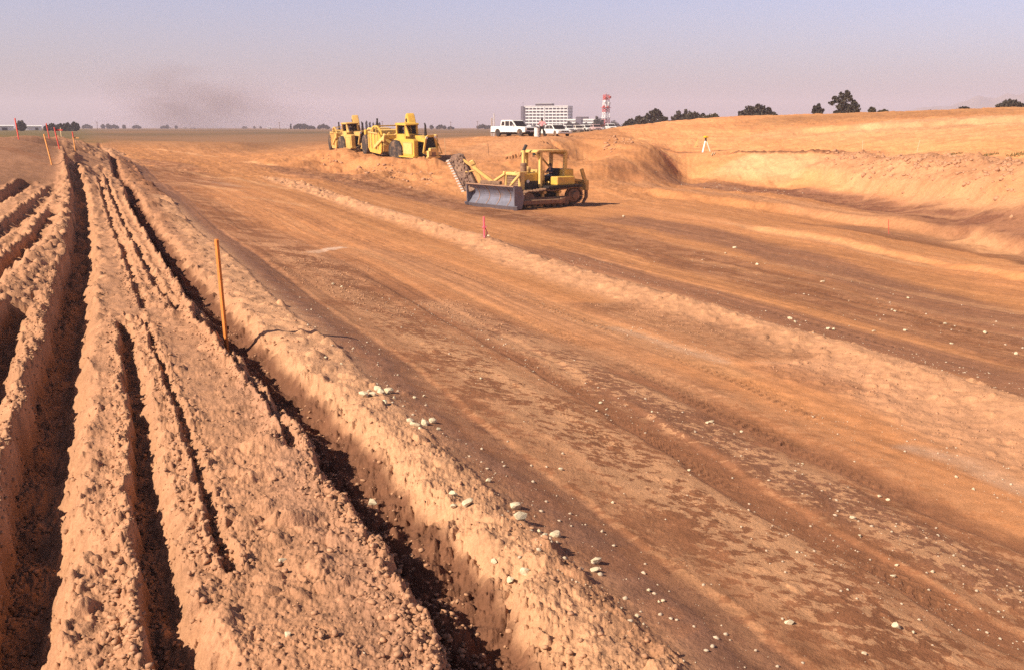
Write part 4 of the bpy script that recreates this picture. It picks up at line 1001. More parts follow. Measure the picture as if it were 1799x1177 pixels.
    for s in (1, -1):
        m = MB(); m.bar((-1.6, 1.5*s, 2.2), (-4.4, 1.66*s, 1.02), .16, .34, bevel=.03); m.bar((-1.55, 1.52*s, 2.4), (-1.85, 1.52*s, 1.7), .22, .36, bevel=.03); m.build('draft_arm', Y2, t)
    # --- bowl
    for s in (1, -1):
        m = MB(); y0, y1 = sorted((1.42*s, 1.54*s))
        m.prism([(-2.7, .62), (-3.1, .40), (-6.3, .40), (-6.9, .8), (-7.0, 2.0), (-6.6, 2.4), (-3.6, 2.4), (-2.9, 2.0), (-2.55, 1.2)], 'y', y0, y1, bevel=.02)
        sd_b = m.build('bowl_side', Y, t)
        m = MB()
        for x in (-3.6, -4.6, -5.6, -6.5): m.box((x, 1.57*s, 1.6), (.12, .09, 1.5))
        m.box((-5.1, 1.57*s, 2.36), (3.0, .12, .12)); m.build('bowl_rib', Y2, sd_b)
    m = MB(); m.box((-4.8, 0, .42), (3.4, 2.84, .1)); m.box((-3.0, 0, .38), (.4, 2.84, .06), rot=(0, R(-12), 0)); m.build('bowl_floor', EDGE, t)
    m = MB(); m.prism([(-2.45, .7), (-2.3, 1.3), (-2.5, 1.9), (-2.8, 2.1), (-2.86, 2.02), (-2.6, 1.8), (-2.42, 1.3), (-2.55, .72)], 'y', -1.4, 1.4, bevel=.01); m.build('apron', YELD, t)
    m = MB(); m.prism([(-6.2, .5), (-6.05, .5), (-5.9, 2.5), (-6.05, 2.6)], 'y', -1.38, 1.38); m.build('ejector', Y2, t)
    m = MB()
    for i in range(12):
        a = R(20+130*i/11); b = R(20+130*(i+1)/11); c0 = Vector((-4.9, -1.3, 1.75))
        m.bar(c0+Vector((1.9*math.cos(a), 0, 1.25*math.sin(a))), c0+Vector((1.9*math.cos(b), 0, 1.25*math.sin(b))), .12, .14)
    for x in (-5.9, -4.9, -3.9): m.bar((x, -1.3, 2.3), (x, -1.3, 2.95), .09)
    m.bar((-4.9, -1.3, 3.0), (-4.9, 1.3, 3.0), .12); m.build('lift_linkage', Y, t)
    for s in (1, -1): m = MB(); m.tube((-2.0, .9*s, 2.5), (-3.6, 1.2*s, 1.2), .10); m.build('bowl_cylinder', YELD, t)
    # rear axle and engine
    for s in (1, -1):
        w_ = bpy.data.objects.new('wheel', None); COL.objects.link(w_); w_.parent = t
        wheel(w_, (-7.95, 1.28*s, 1.0), 1.0, .78)
    m = MB(); m.box((-7.9, 0, 1.1), (1.9, 1.5, .8), bevel=.05); m.bar((-7, -1.2, 1.9), (-9.3, -.7, 1.4), .2, .4); m.bar((-7, 1.2, 1.9), (-9.3, .7, 1.4), .2, .4); m.build('rear_frame', YELD, t)
    m = MB(); m.prism([(-7.05, 1.5), (-9.1, 1.5), (-9.1, 2.5), (-8.9, 2.65), (-7.05, 2.65)], 'y', -.95, .95, bevel=.05); re_ = m.build('rear_engine_cover', Y2, t)
    for s in (1, -1):
        m = MB(); m.box((-8.05, .955*s, 2.05), (1.36, .02, .95))
        for q in range(6): m.box((-8.05, .975*s, 1.7+.14*q), (1.3, .03, .07))
        m.build('louvre', DIRTY, re_)
    m = MB(); m.tube((-7.6, -.3, 2.65), (-7.6, -.3, 3.15), .12); m.tube((-7.6, -.3, 3.1), (-7.6, -.3, 3.6), .09); m.build('rear_exhaust', DARK, re_)
    m = MB(); m.box((-9.35, 0, 1.25), (.3, 2.2, .5), bevel=.04); m.build('push_block', DIRTY, t)
    m = MB(); m.box((-8.6, -1.1, 2.2), (.5, .5, .5), bevel=.06); m.build('fuel_tank', Y, t)
    return t
g1_ = place(713, 283)
hd1 = R(-65)
sc1 = make_scraper('leading yellow motor scraper with its cab and radiator turned toward the bulldozer', g1_, hd1, YEL, YEL2, R(20))
def settle(o, pts, sink=.06):
    """tilt a machine to lie on the ground under its wheels"""
    M = o.matrix_basis.copy() if False else Matrix.Translation(o.location) @ Matrix.Rotation(o.rotation_euler.z, 4, 'Z')
    f = [M @ Vector((x, y, 0)) for x, y in pts]; z = [ground_z(p.x, p.y) for p in f]
    A3 = np.array([[x, y, 1] for x, y in pts]); sol = np.linalg.lstsq(A3, np.array(z), rcond=None)[0]
    a, b, c = sol
    o.rotation_euler = (math.atan(b), -math.atan(a), o.rotation_euler.z); o.location.z = c-sink
WP = [(.45, 1.28), (.45, -1.28), (-7.95, 1.28), (-7.95, -1.28)]
settle(sc1, WP)
g2_ = place(611, 263); g2_ = on(619, math.hypot(g1_.x, g1_.y)+13.5)
sc2 = make_scraper('second motor scraper, dusty, following behind the leading scraper with its nose hidden', g2_, R(-72), YELD, YELD, R(15))
settle(sc2, WP); sc2.scale = (.9, .9, .88)
bpy.context.view_layer.update()
for o, lab in ((sc1, 'driver in a pale shirt seated in the cab of the leading scraper'), (sc2, 'driver seated in the dusty cab of the second scraper')):
    st = R(20) if o is sc1 else R(15)
    p = o.matrix_world @ (Matrix.Rotation(st, 4, 'Z') @ Vector((.75, -.6, 2.6)))
    person(lab, p, o.rotation_euler.z+st, 'sit', WCLOTH, NAVY, HAT, .9)
# ------------------------------------------------------------------ road vehicles
def road_wheel(parent, c, r, w):
    wv = MB(); wv.lathe([(r*.55, -w/2), (r*.9, -w/2), (r, -w*.35), (r, w*.35), (r*.9, w/2), (r*.55, w/2)], c, 'y', 22); ty = wv.build('wheel', TYRE, parent)
    wv = MB(); wv.lathe([(.03, -w*.4), (r*.35, -w*.46), (r*.58, -w*.38), (r*.58, w*.38), (r*.35, w*.46), (.03, w*.4)], c, 'y', 18); wv.build('rim', CHROME, ty)
def make_pickup(loc, rz):
    t = thing('pickup_truck', 'white crew cab pickup truck parked on the bank with its dark grille toward the excavation', 'pickup truck', loc, rz)
    # +x forward, length 5.9
    def sides(prof, y0, y1, name, m, parent=t, bv=.03):
        q = MB(); q.prism(prof, 'y', y0, y1, bevel=bv); return q.build(name, m, parent)
    def arch(cx, r, n=7): return [(cx+r*math.cos(math.pi*i/n), .42+r*math.sin(math.pi*i/n)) for i in range(n+1)]
    body = [(2.85, .50)] + [(2.85, .95), (2.75, 1.08), (1.35, 1.15), (-2.9, 1.15), (-2.95, 1.05), (-2.95, .5)] + [(-2.25, .5)] + [(x, z) for x, z in arch(-1.75, .45)[::-1]] + [(-1.25, .5)] + [(1.45, .5)] + [(x, z) for x, z in arch(1.95, .45)[::-1]] + [(2.45, .5)]
    b = sides(body, -.98, .98, 'body', WHITE)
    cabp = [(1.25, 1.14), (.62, 1.78), (.45, 1.86), (-1.15, 1.86), (-1.30, 1.76), (-1.42, 1.14)]
    c = sides(cabp, -.86, .86, 'cab', WHITE)
    for s in (1, -1):
        y = .862*s
        for w in ([(1.02, 1.2), (.58, 1.70), (.20, 1.74), (.20, 1.2)], [(.10, 1.2), (.10, 1.74), (-.55, 1.74), (-.55, 1.2)], [(-.68, 1.24), (-.68, 1.7), (-1.1, 1.7), (-1.24, 1.24)]):
            q = MB(); q.prism(w, 'y', y-.012, y+.012); q.build('window', GLASS, c)
        q = MB()
        for x in (.15, -.62, 1.15): q.box((x, .983*s, .85), (.015, .01, .58))
        q.build('door_gap', DARK, b)
        for x in (-.02, -.5-.28): 
            q = MB(); q.box((x, .99*s, 1.02), (.13, .03, .03)); q.build('door_handle', CHROME, b)
        q = MB(); q.box((.95, 1.08*s, 1.28), (.1, .2, .16), bevel=.03); q.bar((1.0, .93*s, 1.2), (.95, 1.03*s, 1.28), .03); q.build('mirror', CHROME, c)
        road_wheel(t, (1.95, .82*s, .38), .38, .26); road_wheel(t, (-1.75, .82*s, .38), .38, .26)
    q = MB(); a, bb = Vector((1.235, 0, 1.18)), Vector((.67, 0, 1.75)); n = (bb-a).normalized(); nn = Vector((n.z, 0, -n.x))
    qa, qb = a+nn*.012, bb+nn*.012; q.prism([(qa.x, qa.z), (qb.x, qb.z), (qb.x-.03*nn.x, qb.z-.03*nn.z), (qa.x-.03*nn.x, qa.z-.03*nn.z)], 'y', -.76, .76); q.build('windscreen', GLASS, c)
    q = MB(); q.box((2.86, 0, .84), (.04, 1.3, .24), bevel=.01); q.build('grille', DARK, t)
    for s in (1, -1):
        q = MB(); q.lathe([(.02, -.02), (.11, 0), (.10, .03)], (2.87, .78*s, .85), 'x', 14); q.build('headlight', LAMP, t)
        q = MB(); q.box((-2.96, .86*s, .85), (.03, .12, .3)); q.build('tail_light', REDL, t)
    q = MB(); q.box((2.93, 0, .52), (.14, 1.94, .16), bevel=.03); q.build('bumper', DARK, t)
    q = MB(); q.box((2.99, 0, .56), (.02, .5, .15)); q.build('number_plate', WHITE, t)
    q = MB(); q.box((-3.0, 0, .5), (.12, 1.9, .18), bevel=.03); q.build('bumper', CHROME, t)
    q = MB(); q.box((-2.15, 0, 1.16), (1.4, 1.66, .012)); q.build('bed_floor', DARK, t)
    q = MB(); q.box((0, 0, .38), (4.6, 1.3, .2)); q.build('chassis', BLK, t)
    return t
def make_car(label, loc, rz, paint, group=None, kind='sedan'):
    t = thing('parked_car', label, 'car', loc, rz, group)
    def arch(cx, r, n=6): return [(cx+r*math.cos(math.pi*i/n), .34+r*math.sin(math.pi*i/n)) for i in range(n+1)]
    pr = [(2.25, .38), (2.27, .62), (2.15, .78), (1.0, .88), (-1.5, .92), (-2.25, .86), (-2.3, .5), (-2.2, .36), (-1.75, .36)]+arch(-1.35, .38)[::-1]+[(-.95, .36), (.95, .36)]+arch(1.38, .38)[::-1]+[(1.8, .36)]
    q = MB(); q.prism(pr, 'y', -.86, .86, bevel=.04); b = q.build('body', paint, t)
    if kind == 'wagon': cp = [(1.0, .86), (.35, 1.36), (.2, 1.42), (-1.9, 1.42), (-2.1, 1.34), (-2.22, .9)]
    else: cp = [(1.0, .86), (.35, 1.34), (.2, 1.40), (-.9, 1.40), (-1.05, 1.34), (-1.65, .9)]
    q = MB(); q.prism(cp, 'y', -.74, .74, bevel=.04); c = q.build('cabin', paint, t)
    a, bb = Vector((.985, 0, .90)), Vector((.40, 0, 1.33)); n = (bb-a).normalized(); nn = Vector((n.z, 0, -n.x))
    q = MB(); qa, qb = a+nn*.014, bb+nn*.014; q.prism([(qa.x, qa.z), (qb.x, qb.z), (qb.x-.03*nn.x, qb.z-.03*nn.z), (qa.x-.03*nn.x, qa.z-.03*nn.z)], 'y', -.66, .66); q.build('windscreen', GLASS, c)
    e0, e1 = Vector((cp[-1][0], 0, .93)), Vector((cp[-2][0], 0, 1.32)); n = (e1-e0).normalized(); nn = Vector((-abs(n.z), 0, n.x)); q = MB(); qa, qb = e0+nn*.014, e1+nn*.014; q.prism([(qa.x, qa.z), (qb.x, qb.z), (qb.x-.03*nn.x, qb.z-.03*nn.z), (qa.x-.03*nn.x, qa.z-.03*nn.z)], 'y', -.63, .63); q.build('rear_window', GLASS, c)
    for s in (1, -1):
        for w in ([(.80, .93), (.30, 1.30), (-.25, 1.32), (-.25, .93)], [(-.33, .93), (-.33, 1.32), (cp[-2][0]+.1, 1.30), (cp[-1][0]+.25, .95)]):
            q = MB(); q.prism(w, 'y', .742*s-.01, .742*s+.01); q.build('window', GLASS, c)
        q = MB(); q.lathe([(.02, -.02), (.085, 0), (.08, .03)], (2.27, .66*s, .64), 'x', 12); q.build('headlight', LAMP, t)
        q = MB(); q.box((-2.31, .68*s, .72), (.02, .28, .12)); q.build('tail_light', REDL, t)
        road_wheel(t, (1.38, .74*s, .31), .31, .2); road_wheel(t, (-1.35, .74*s, .31), .31, .2)
    q = MB(); q.box((2.275, 0, .64), (.03, .95, .13)); q.build('grille', DARK, t)
    for x in (2.3, -2.33): q = MB(); q.box((x, 0, .44), (.1, 1.72, .12), bevel=.02); q.build('bumper', CHROME, t)
    return t
pl_ = on(903, 117); make_pickup(pl_, R(-47))
make_car('white compact car parked nose forward beside the standing person', on(977, 117), R(-66), WHITE)
for u, D, m_, lab, k in ((999, 205, WHITE, 'white car in the far row nearest the compact car', 'sedan'), (1016, 207, CREAM, 'cream station wagon in the far row under the lower office block', 'wagon'),
                      (1031, 209, WHITE, 'white station wagon in the far row left of the open shed', 'wagon'), (1047, 205, PINKC, 'faded rose car standing in front of the open shed', 'sedan'), (1073, 212, WHITE, 'white car in the far row half hidden by the stripped hill', 'wagon')):
    make_car(lab, on(u, D), R(-78+7*math.sin(u)), m_, 'cars parked in a row beyond the bank', k)
pp = on(952, 101); person('person in a pink shirt and black trousers standing with hands on hips, back turned', pp, R(98), 'stand', sc=1.03)
d_ = on(943.5, 101.5); mb = MB(); mb.lathe([(.26, 0), (.285, .02), (.27, .04), (.27, .30), (.285, .32), (.27, .34), (.27, .60), (.285, .62), (.27, .64), (.27, .90), (.29, .93), (.26, .93), (.25, .90), (.05, .90)], (0,0,0), 'z', 26)
dr = mb.build('drum', WHITE); dr.location = d_; tag(dr, 'white steel drum standing between the pickup and the person', 'drum')
# white range poles standing behind the pickup
for u, v0, D, lab in ((868, 200, 121.5, 'tall white range pole standing behind the pickup bed'), (864, 208, 122, 'shorter pale board pole standing behind the pickup bed')):
    b_ = on(u, D); h = wpt(u, v0, D).z-b_.z; mb = MB(); mb.box((0, 0, h/2), (.16 if u > 865 else .22, .05, h), bevel=.01); o = mb.build('range_pole', WHITE if u > 865 else CREAM); o.location = b_; o.rotation_euler.z = R(20); tag(o, lab, 'survey pole')

# ------------------------------------------------------------------ laths and stakes
def stake(name, label, base, top, w, th, m, group, flag=None, ribbon=None, paint=None):
    base = Vector(base); top = Vector(top); L_ = (top-base).length
    t = thing(name, label, 'survey stake', base, 0, group)
    q = (top-base).to_track_quat('Z', 'Y')
    mb = MB(); n = 14
    for i in range(n):
        z0, z1 = -.12+(L_+.12)*i/n, -.12+(L_+.12)*(i+1)/n
        pass
    mb.prism([(-w*.5, -.15), (w*.5, -.15), (w*.5, L_-.012), (w*.38, L_), (-w*.36, L_-.004), (-w*.5, L_-.02)], 'y', -th/2, th/2, bevel=min(th, w)*.08)
    mb.move(Matrix.Rotation(R(18), 4, 'Z')); mb.move(q.to_matrix().to_4x4()); mb.build('lath', m, t)
    if paint:
        mb = MB(); mb.box((0, 0, L_*.86), (w*1.04, th*1.08, L_*.27)); mb.move(Matrix.Rotation(R(18), 4, 'Z')); mb.move(q.to_matrix().to_4x4()); mb.build('painted_top', paint, t)
    if ribbon:
        z0, z1, wd = ribbon; mb = MB()
        mb.box((0, 0, L_*z1), (w*1.25, th*2.6, .045))
        for k in range(3):
            a = R(-35+60*k); p0 = Vector((0, 0, L_*z1)); pts = [p0]
            for j in range(1, 7): pts.append(p0+Vector((wd*math.cos(a)*math.sin(j*.45), wd*.6*math.sin(a+j*.5), -(L_*(z1-z0))*j/6)))
            for a_, b_ in zip(pts[:-1], pts[1:]): mb.bar(a_, b_, .035, .003)
        mb.build('ribbon', RIB, t)
    if flag:
        z, wd, hh = flag; mb = MB(); mb.box((wd*.2, 0, L_*z), (wd, .006, hh)); mb.build('crossbar', m, t)
    return t
def stk(name, label, u0, v0, u1, v1, w, th, m, group='survey stakes around the excavation', D=None, **k):
    b_ = place(u0, v0) if D is None else on(u0, D)
    dd = math.hypot(b_.x, b_.y)
    tp = wpt(u1, v1, dd)
    # keep the top in the plane of the base, square to the view, but a real lean
    return stake(name, label, b_, tp, w, th, m, group, **k)
stk('survey_stake', 'tall bare orange wooden stake leaning in the trench in the foreground', 397, 585, 380, 420, .08, .025, ORA)
stk('survey_stake', 'pink painted stake with a pink ribbon on the windrow before the bulldozer', 851, 432, 850, 381, .11, .03, PINK, ribbon=(.05, .52, .10))
stk('survey_stake', 'red lath standing highest on the brown mound at the far left', 31, 240, 26, 208, .11, .03, REDS, D=54)
stk('survey_stake', 'yellow orange lath at the foot of the brown mound', 85, 281, 77, 236, .09, .03, ORP, D=39)
stk('survey_stake', 'thin red lath behind the brown mound against the green field', 85, 241, 81, 217, .10, .03, REDS, D=62)
stk('survey_stake', 'red lath with a crossbar between the orange lath and the ruts', 101, 258, 95, 224, .09, .03, REDS, D=49, flag=(.86, .3, .06))
stk('survey_stake', 'short orange red lath with crossbar where the ruts begin to bend', 129, 250, 127, 232, .10, .03, ORP, D=60, flag=(.7, .35, .06), paint=REDS)
stk('survey_stake', 'pale short lath standing in the green field edge', 107, 236, 106, 225, .10, .03, PALE, D=78)
stk('survey_stake', 'pale lath above the cut bank, left one of two on the hill', 1518, 268, 1516, 247, .09, .03, PALE, D=90)
stk('survey_stake', 'taller pale lath above the cut bank, right one of two on the hill', 1614, 275, 1616, 247, .09, .03, PALE, D=82)
stk('survey_stake', 'dark weathered thin lath on the slope behind the bulldozer canopy', 859, 274, 857, 253, .06, .03, DKW)
stk('survey_stake', 'dark thin lath on the slope right of the bulldozer', 1014, 284, 1012, 262, .05, .03, DKW)
stk('survey_stake', 'thin red wire-like lath beside the damp side cut', 1562, 404, 1561, 386, .05, .02, REDS)
stk('survey_stake', 'pale lath standing right of the leading scraper', 782, 275, 781, 243, .06, .02, PALE, D=99)
# tripod
tb_ = place(1239, 268)
t = thing('survey_tripod', 'white legged survey tripod with a yellow instrument on the edge of the cut', 'tripod', tb_, R(15))
for a in (100, 215, 335):
    mb = MB(); f = Vector((.50*math.cos(R(a)), .50*math.sin(R(a)), 0)); f.z = ground_z(tb_.x+f.x, tb_.y+f.y)-tb_.z-.03
    mb.bar(f, (.07*math.cos(R(a)), .07*math.sin(R(a)), 1.12), .10, .07, bevel=.01); mb.build('leg', WHITE, t)
mb = MB(); mb.lathe([(.05, 0), (.13, .01), (.13, .05), (.06, .07)], (0, 0, 1.1), 'z', 18); mb.build('tripod_head', DARK, t)
mb = MB(); mb.lathe([(.09, 0), (.10, .05), (.07, .1)], (0, 0, 1.17), 'z', 16); mb.box((0, 0, 1.36), (.10, .26, .2), bevel=.02); mb.build('yoke', DARK, t)
INST = mat('yellow_instrument_shell', (.80, .55, .03), .4, var=.05)
mb = MB(); mb.box((0, 0, 1.50), (.30, .40, .18), bevel=.04); mb.tube((-.24, 0, 1.47), (.26, 0, 1.47), .07); mb.build('instrument', INST, t)
b_ = place(1219, 259); mb = MB(); mb.bar((0, 0, -.1), (.42, 0, .78), .06, .03); mb.bar((.30, 0, .82), (.52, 0, .74), .05, .03); mb.bar((.1, 0, -.05), (.36, 0, .20), .05, .03)
o = mb.build('leaning_lath', mat('yellow_lath_paint', (.78, .55, .16), .7, var=.1)); o.location = b_; tag(o, 'yellow lath leaning beside a short one left of the tripod', 'survey stake')
for k, (u0, v0, u1, v1) in enumerate(((1250, 276, 1258, 267), (1254, 274, 1263, 266))):
    a = place(u0, v0); b = place(u1, v1); b = a+(b-a).normalized()*1.25; a.z = ground_z(a.x, a.y)+.05; b.z = ground_z(b.x, b.y)+.08
    mb = MB(); mb.bar(Vector((0,0,0)), b-a, .07, .03); o = mb.build('loose_lath', PALE); o.location = a
    tag(o, ('lath lying on the ground nearest the tripod legs', 'lath lying on the ground behind the nearer lying lath')[k], 'survey stake')

# ------------------------------------------------------------------ buildings
CONC = mat('white_precast_concrete', (.76, .74, .72), .8, var=.05, scale=.3)
GREYT = mat('grey_concrete', (.11, .095, .12), .8, var=.08, scale=.3)
WIN = mat('tinted_window_band', (.03, .024, .03), .3, var=.2, scale=.4)
ROOFD = mat('dark_roof_cladding', (.05, .035, .045), .8, var=.1, scale=.5)
def face_basis(u, D, yaw):
    o = on(u, D); return o
def office(loc, rz):
    """seven storeys; +x runs along the front to the right, front faces -y; seen from about 1000 m"""
    t = thing('office_building', 'white seven storey office building with rows of dark windows behind the pickup', 'building', loc, rz)
    H = 21.2; W_ = 43; Dp = 18; fl = 2.9
    m = MB(); m.box((W_/2+3.2, Dp/2+.6, H/2), (W_, Dp, H)); m.box((W_/2+3.2, Dp/2+.5, H+.3), (W_+.3, Dp+.5, .6)); wall = m.build('wall', CONC, t)
    m = MB(); m.box((1.4, 5, (H+.3)/2), (2.9, 12, H+.3)); m.build('stair_tower', GREYT, t)
    for r in range(7):
        z = H-2.0-fl*r; k = 0
        for c in range(11):
            x = 4.3+c*3.72+(1.1 if c > 4 else 0)
            m = MB(); m.box((x+1.45, .50, z), (2.9, .3, 1.45)); wn = m.build('window', WIN, wall)
    for x in (3.5, 22.95, W_+2.9):
        m = MB(); m.box((x, .28, H/2), (.35, .34, H-.4)); m.build('pier', CONC, wall)
    for r in range(4):
        for c in range(4):
            m = MB(); m.box((W_+3.22, 3.5+c*4, H-2.0-fl*r), (.1, 2.6, 1.25)); m.build('window', WIN, wall)
    m = MB(); m.box((21, 9, H+1.6), (16.5, 8, 2.4)); pe = m.build('penthouse', ROOFD, t)
    m = MB(); m.box((21, 9, H+2.9), (16.8, 8.4, .2)); m.build('penthouse_roof', CONC, pe)
    m = MB(); m.tube((.6, 4, H+.3), (.6, 4, H+4), .12); m.ball((.6, 4, H+4), .35); m.build('mast', GREYT, t)
    m = MB(); m.box((W_/2+3.2, .2, 1.2), (W_, .5, 2.4)); m.build('ground_floor', ROOFD, t)
    return t
DBL = 980
lp = on(915.5, DBL); lp.z = EYE-1.4*1
office(lp, R(-18))
def low_office(loc, rz):
    t = thing('office_building', 'low white three storey office block with grey tower right of the tall one', 'building', loc, rz)
    m = MB(); m.box((14, 8, 4.6), (29, 15, 9.2)); core = m.build('wall', WIN, t)
    for z, h in ((8.7, 1.5), (6.2, 1.5), (3.6, 1.3)):
        m = MB(); m.box((14, 8, z), (29.6, 15.6, h)); m.build('spandrel', CONC, core)
    m = MB(); m.box((11.2, -.3, 5.4), (5.2, 2.4, 10.8)); m.build('stair_tower', GREYT, t)
    m = MB(); m.box((13, 8, 10.5), (11, 6, 2.0)); m.build('penthouse', ROOFD, t)
    return t
lp = on(996, DBL-20); lp.z = EYE-1.4; low_office(lp, R(-16))
# red and white lattice tower
def lattice(loc, D):
    RED_ = mat('tower_red_paint', (.55, .07, .05), .6, var=.1); WHT = mat('tower_white_paint', (.8, .76, .74), .6, var=.05)
    t = thing('radio_tower', 'red and white banded lattice tower standing right of the office blocks', 'tower', loc, R(28))
    s = D/FPX
    bands = [(0, 6, WHT), (6, 17, RED_), (17, 29, WHT), (29, 37.5, RED_), (37.5, 49, WHT), (49, 58, RED_)]
    for i, (a, b, m_) in enumerate(bands):
        a *= s; b *= s; wa, wb = (5.0-1.4*a/(58*s))*s, (5.0-1.4*b/(58*s))*s
        m = MB(); C4 = [(-1,-1), (1,-1), (1,1), (-1,1)]; r_ = .62*s
        for (x, y) in C4: m.bar((x*wa, y*wa, a), (x*wb, y*wb, b), r_*1.35)
        for q in range(4):
            (x0, y0), (x1, y1) = C4[q], C4[(q+1) % 4]
            nb = 2
            for k in range(nb):
                f0, f1 = k/nb, (k+1)/nb; z0, z1 = a+(b-a)*f0, a+(b-a)*f1; w0, w1 = wa+(wb-wa)*f0, wa+(wb-wa)*f1
                m.bar((x0*w0, y0*w0, z0), (x1*w1, y1*w1, z1), r_*.75); m.bar((x1*w0, y1*w0, z0), (x0*w1, y0*w1, z1), r_*.75); m.bar((x0*w1, y0*w1, z1), (x1*w1, y1*w1, z1), r_*.8)
        m.build('band', m_, t)
    for z in (20, 36.5):
        m = MB(); m.box((0, 0, z*s), (13*s, 13*s, .7*s)); m.build('platform', RED_ if z > 30 else WHT, t)
    for (x, y, z, m_) in ((-4, -5, 53, RED_), (5, -4, 54, RED_), (3, -5, 44, WHT), (-4, -4, 46, WHT), (5, 0, 38, RED_), (-5.5, -2, 38, RED_), (2, -5, 41, WHT)):
        m = MB(); m.lathe([(.3*s, -1.6*s), (2.2*s, -1.2*s), (2.3*s, 1.2*s), (.3*s, 1.6*s)], (x*s, y*s, z*s), 'y', 14); m.build('dish', m_, t)
    m = MB(); m.tube((0, 0, 57*s), (0, 0, 61*s), .3*s); m.build('aerial', RED_, t)
lp = on(1064, 640); lp.z = EYE-1.2; lattice(lp, 640)
# open shed and far low buildings
lp = on(1049, 222); t = thing('open_shed', 'long low open shed with a dark brown flat roof behind the parked cars', 'shed', lp, R(-3))
m = MB(); m.box((0, 0, 1.35), (4.2, 2.6, .45), bevel=.03); m.build('roof', mat('dark_brown_roof', (.075, .03, .025), .8, var=.2), t)
m = MB(); m.box((1.75, 0, .6), (.6, 2.2, 1.2)); m.build('end_wall', mat('brown_boarding', (.11, .05, .045), .8, var=.2), t)
for x in (-1.95, -.6, .7): m = MB(); m.box((x, -1.1, .6), (.12, .12, 1.2)); m.build('post', DARK, t)
def shed(u0, u1, v0, v1, D, label, m_=CONC, rf=None):
    a = on(u0, D); b = on(u1, D); a.z = b.z = EYE-1.4; w_ = (b-a).length; h = (225-v0)*D/FPX+1.4
    t = thing('low_building', label, 'building', (a+b)/2, math.atan2((b-a).y, (b-a).x), 'pale low buildings along the far edge of the plain')
    m = MB(); m.box((0, 5, h*.4), (w_, 10, h*.8)); m.build('wall', m_, t)
    m = MB(); m.prism([(-.4, h*.78), (10.4, h*.78), (10.4, h*.86), (5, h), (-.4, h*.86)], 'x', -w_/2-.3, w_/2+.3); m.build('roof', rf or CONC, t)
    m = MB(); m.box((w_*.2, -.05, h*.3), (w_*.18, .12, h*.5)); m.build('door', WIN, t)
for a in ((-30, 24, 221, 226, 520, 'long white low building at the far left edge behind the red lath'), (44, 73, 221.5, 226, 560, 'white low building right of the round bush behind the brown mound'),
          (297, 301, 223.5, 227, 1500, 'tiny white building left of the smoke beside a dark tree clump'), (321, 328, 224, 227, 1500, 'white far building under the left edge of the smoke'), (334, 344, 224.5, 227, 1520, 'flat pale building directly under the smoke'),
          (469, 478, 224, 228.5, 1200, 'white humped low building left of the utility pole'), (489, 507, 226, 229, 1200, 'long pale wall-like building left of the far trees'), (516, 522, 224.5, 229, 1150, 'small white building at the foot of the far trees')):
    shed(*a)
# utility poles
for u, v0, D, lab in ((171, 215.5, 620, 'utility pole with a crossarm left of the smoke'), (491, 216, 900, 'utility pole standing over the long pale building'), (672, 214, 800, 'thin pole between the two scrapers'), (792, 215, 800, 'thin utility pole right of the leading scraper'), (839, 214, 820, 'thin utility pole left of the pickup')):
    b_ = on(u, D); b_.z = EYE-1.4; h = (225-v0)*D/FPX+1.4; k = D/FPX
    t = thing('utility_pole', lab, 'utility pole', b_, R(10), 'utility poles across the plain')
    m = MB(); m.tube((0, 0, 0), (0, 0, h), .45*k, .32*k, 8); m.build('pole', DKW, t)
    m = MB(); m.bar((-2.2*k, 0, h*.93), (2.2*k, 0, h*.93), .35*k); m.build('crossarm', DKW, t)
# hills
hp = []
hm_ = bpy.data.meshes.new('hills'); bmh = bmesh.new()
NX, NY = 150, 14; Dh = 4300
grid = []
for iy in range(NY):
    row = []
    for ix in range(NX):
        u = 1250+ix*9.5; f = iy/(NY-1)
        ridge = 60*sst(1480, 1850, u)*(1+.16*math.sin(u/41.)+.08*math.sin(u/17.+1))+14*sst(1380, 1600, u)
        ridge *= float(1+.12*fbm(np.array([u/60.]), np.array([.3]), 5, 3)[0])
        D = Dh+f*900-300*(1-f); x, y = at_dist(u, D)
        h = ridge*Dh/FPX*math.sin(min(1, f*1.15)*math.pi*.55)**1.3*(1+.12*float(vnoise(np.array([u/25.]), np.array([f*4.]), 9)[0]))
        row.append(bmh.verts.new((x, y, EYE-4+h)))
    grid.append(row)
for iy in range(NY-1):
    for ix in range(NX-1): bmh.faces.new((grid[iy][ix], grid[iy][ix+1], grid[iy+1][ix+1], grid[iy+1][ix]))
bmh.to_mesh(hm_); bmh.free()
ho2 = bpy.data.objects.new('hills', hm_); COL.objects.link(ho2); hm_.materials.append(mat('dry_hill_scrub', (.16, .12, .08), .95, var=.3, scale=.01)); ho2['kind'] = 'structure'; ho2['label'] = 'pale hazy hills far off on the right'

# ------------------------------------------------------------------ trees
BARK = mat('bark', (.09, .055, .04), .9, var=.3, scale=3)
def leafmat(name, col, var=.35):
    m, nt, b = newmat(name); tc = nd(nt, 'ShaderNodeTexCoord'); nz = nd(nt, 'ShaderNodeTexNoise'); nz.inputs['Scale'].default_value = .9; nz.inputs['Detail'].default_value = 6
    nt.links.new(tc.outputs['Object'], nz.inputs['Vector']); mr = nd(nt, 'ShaderNodeMapRange'); mr.inputs[1].default_value = .3; mr.inputs[2].default_value = .7; mr.inputs[3].default_value = 1-var; mr.inputs[4].default_value = 1+var
    nt.links.new(nz.outputs[0], mr.inputs[0]); sc = nd(nt, 'ShaderNodeVectorMath', operation='SCALE'); sc.inputs[0].default_value = col; nt.links.new(mr.outputs[0], sc.inputs['Scale']); nt.links.new(sc.outputs[0], b.inputs['Base Color'])
    b.inputs['Roughness'].default_value = .8; b.inputs['Specular IOR Level'].default_value = .2; return m
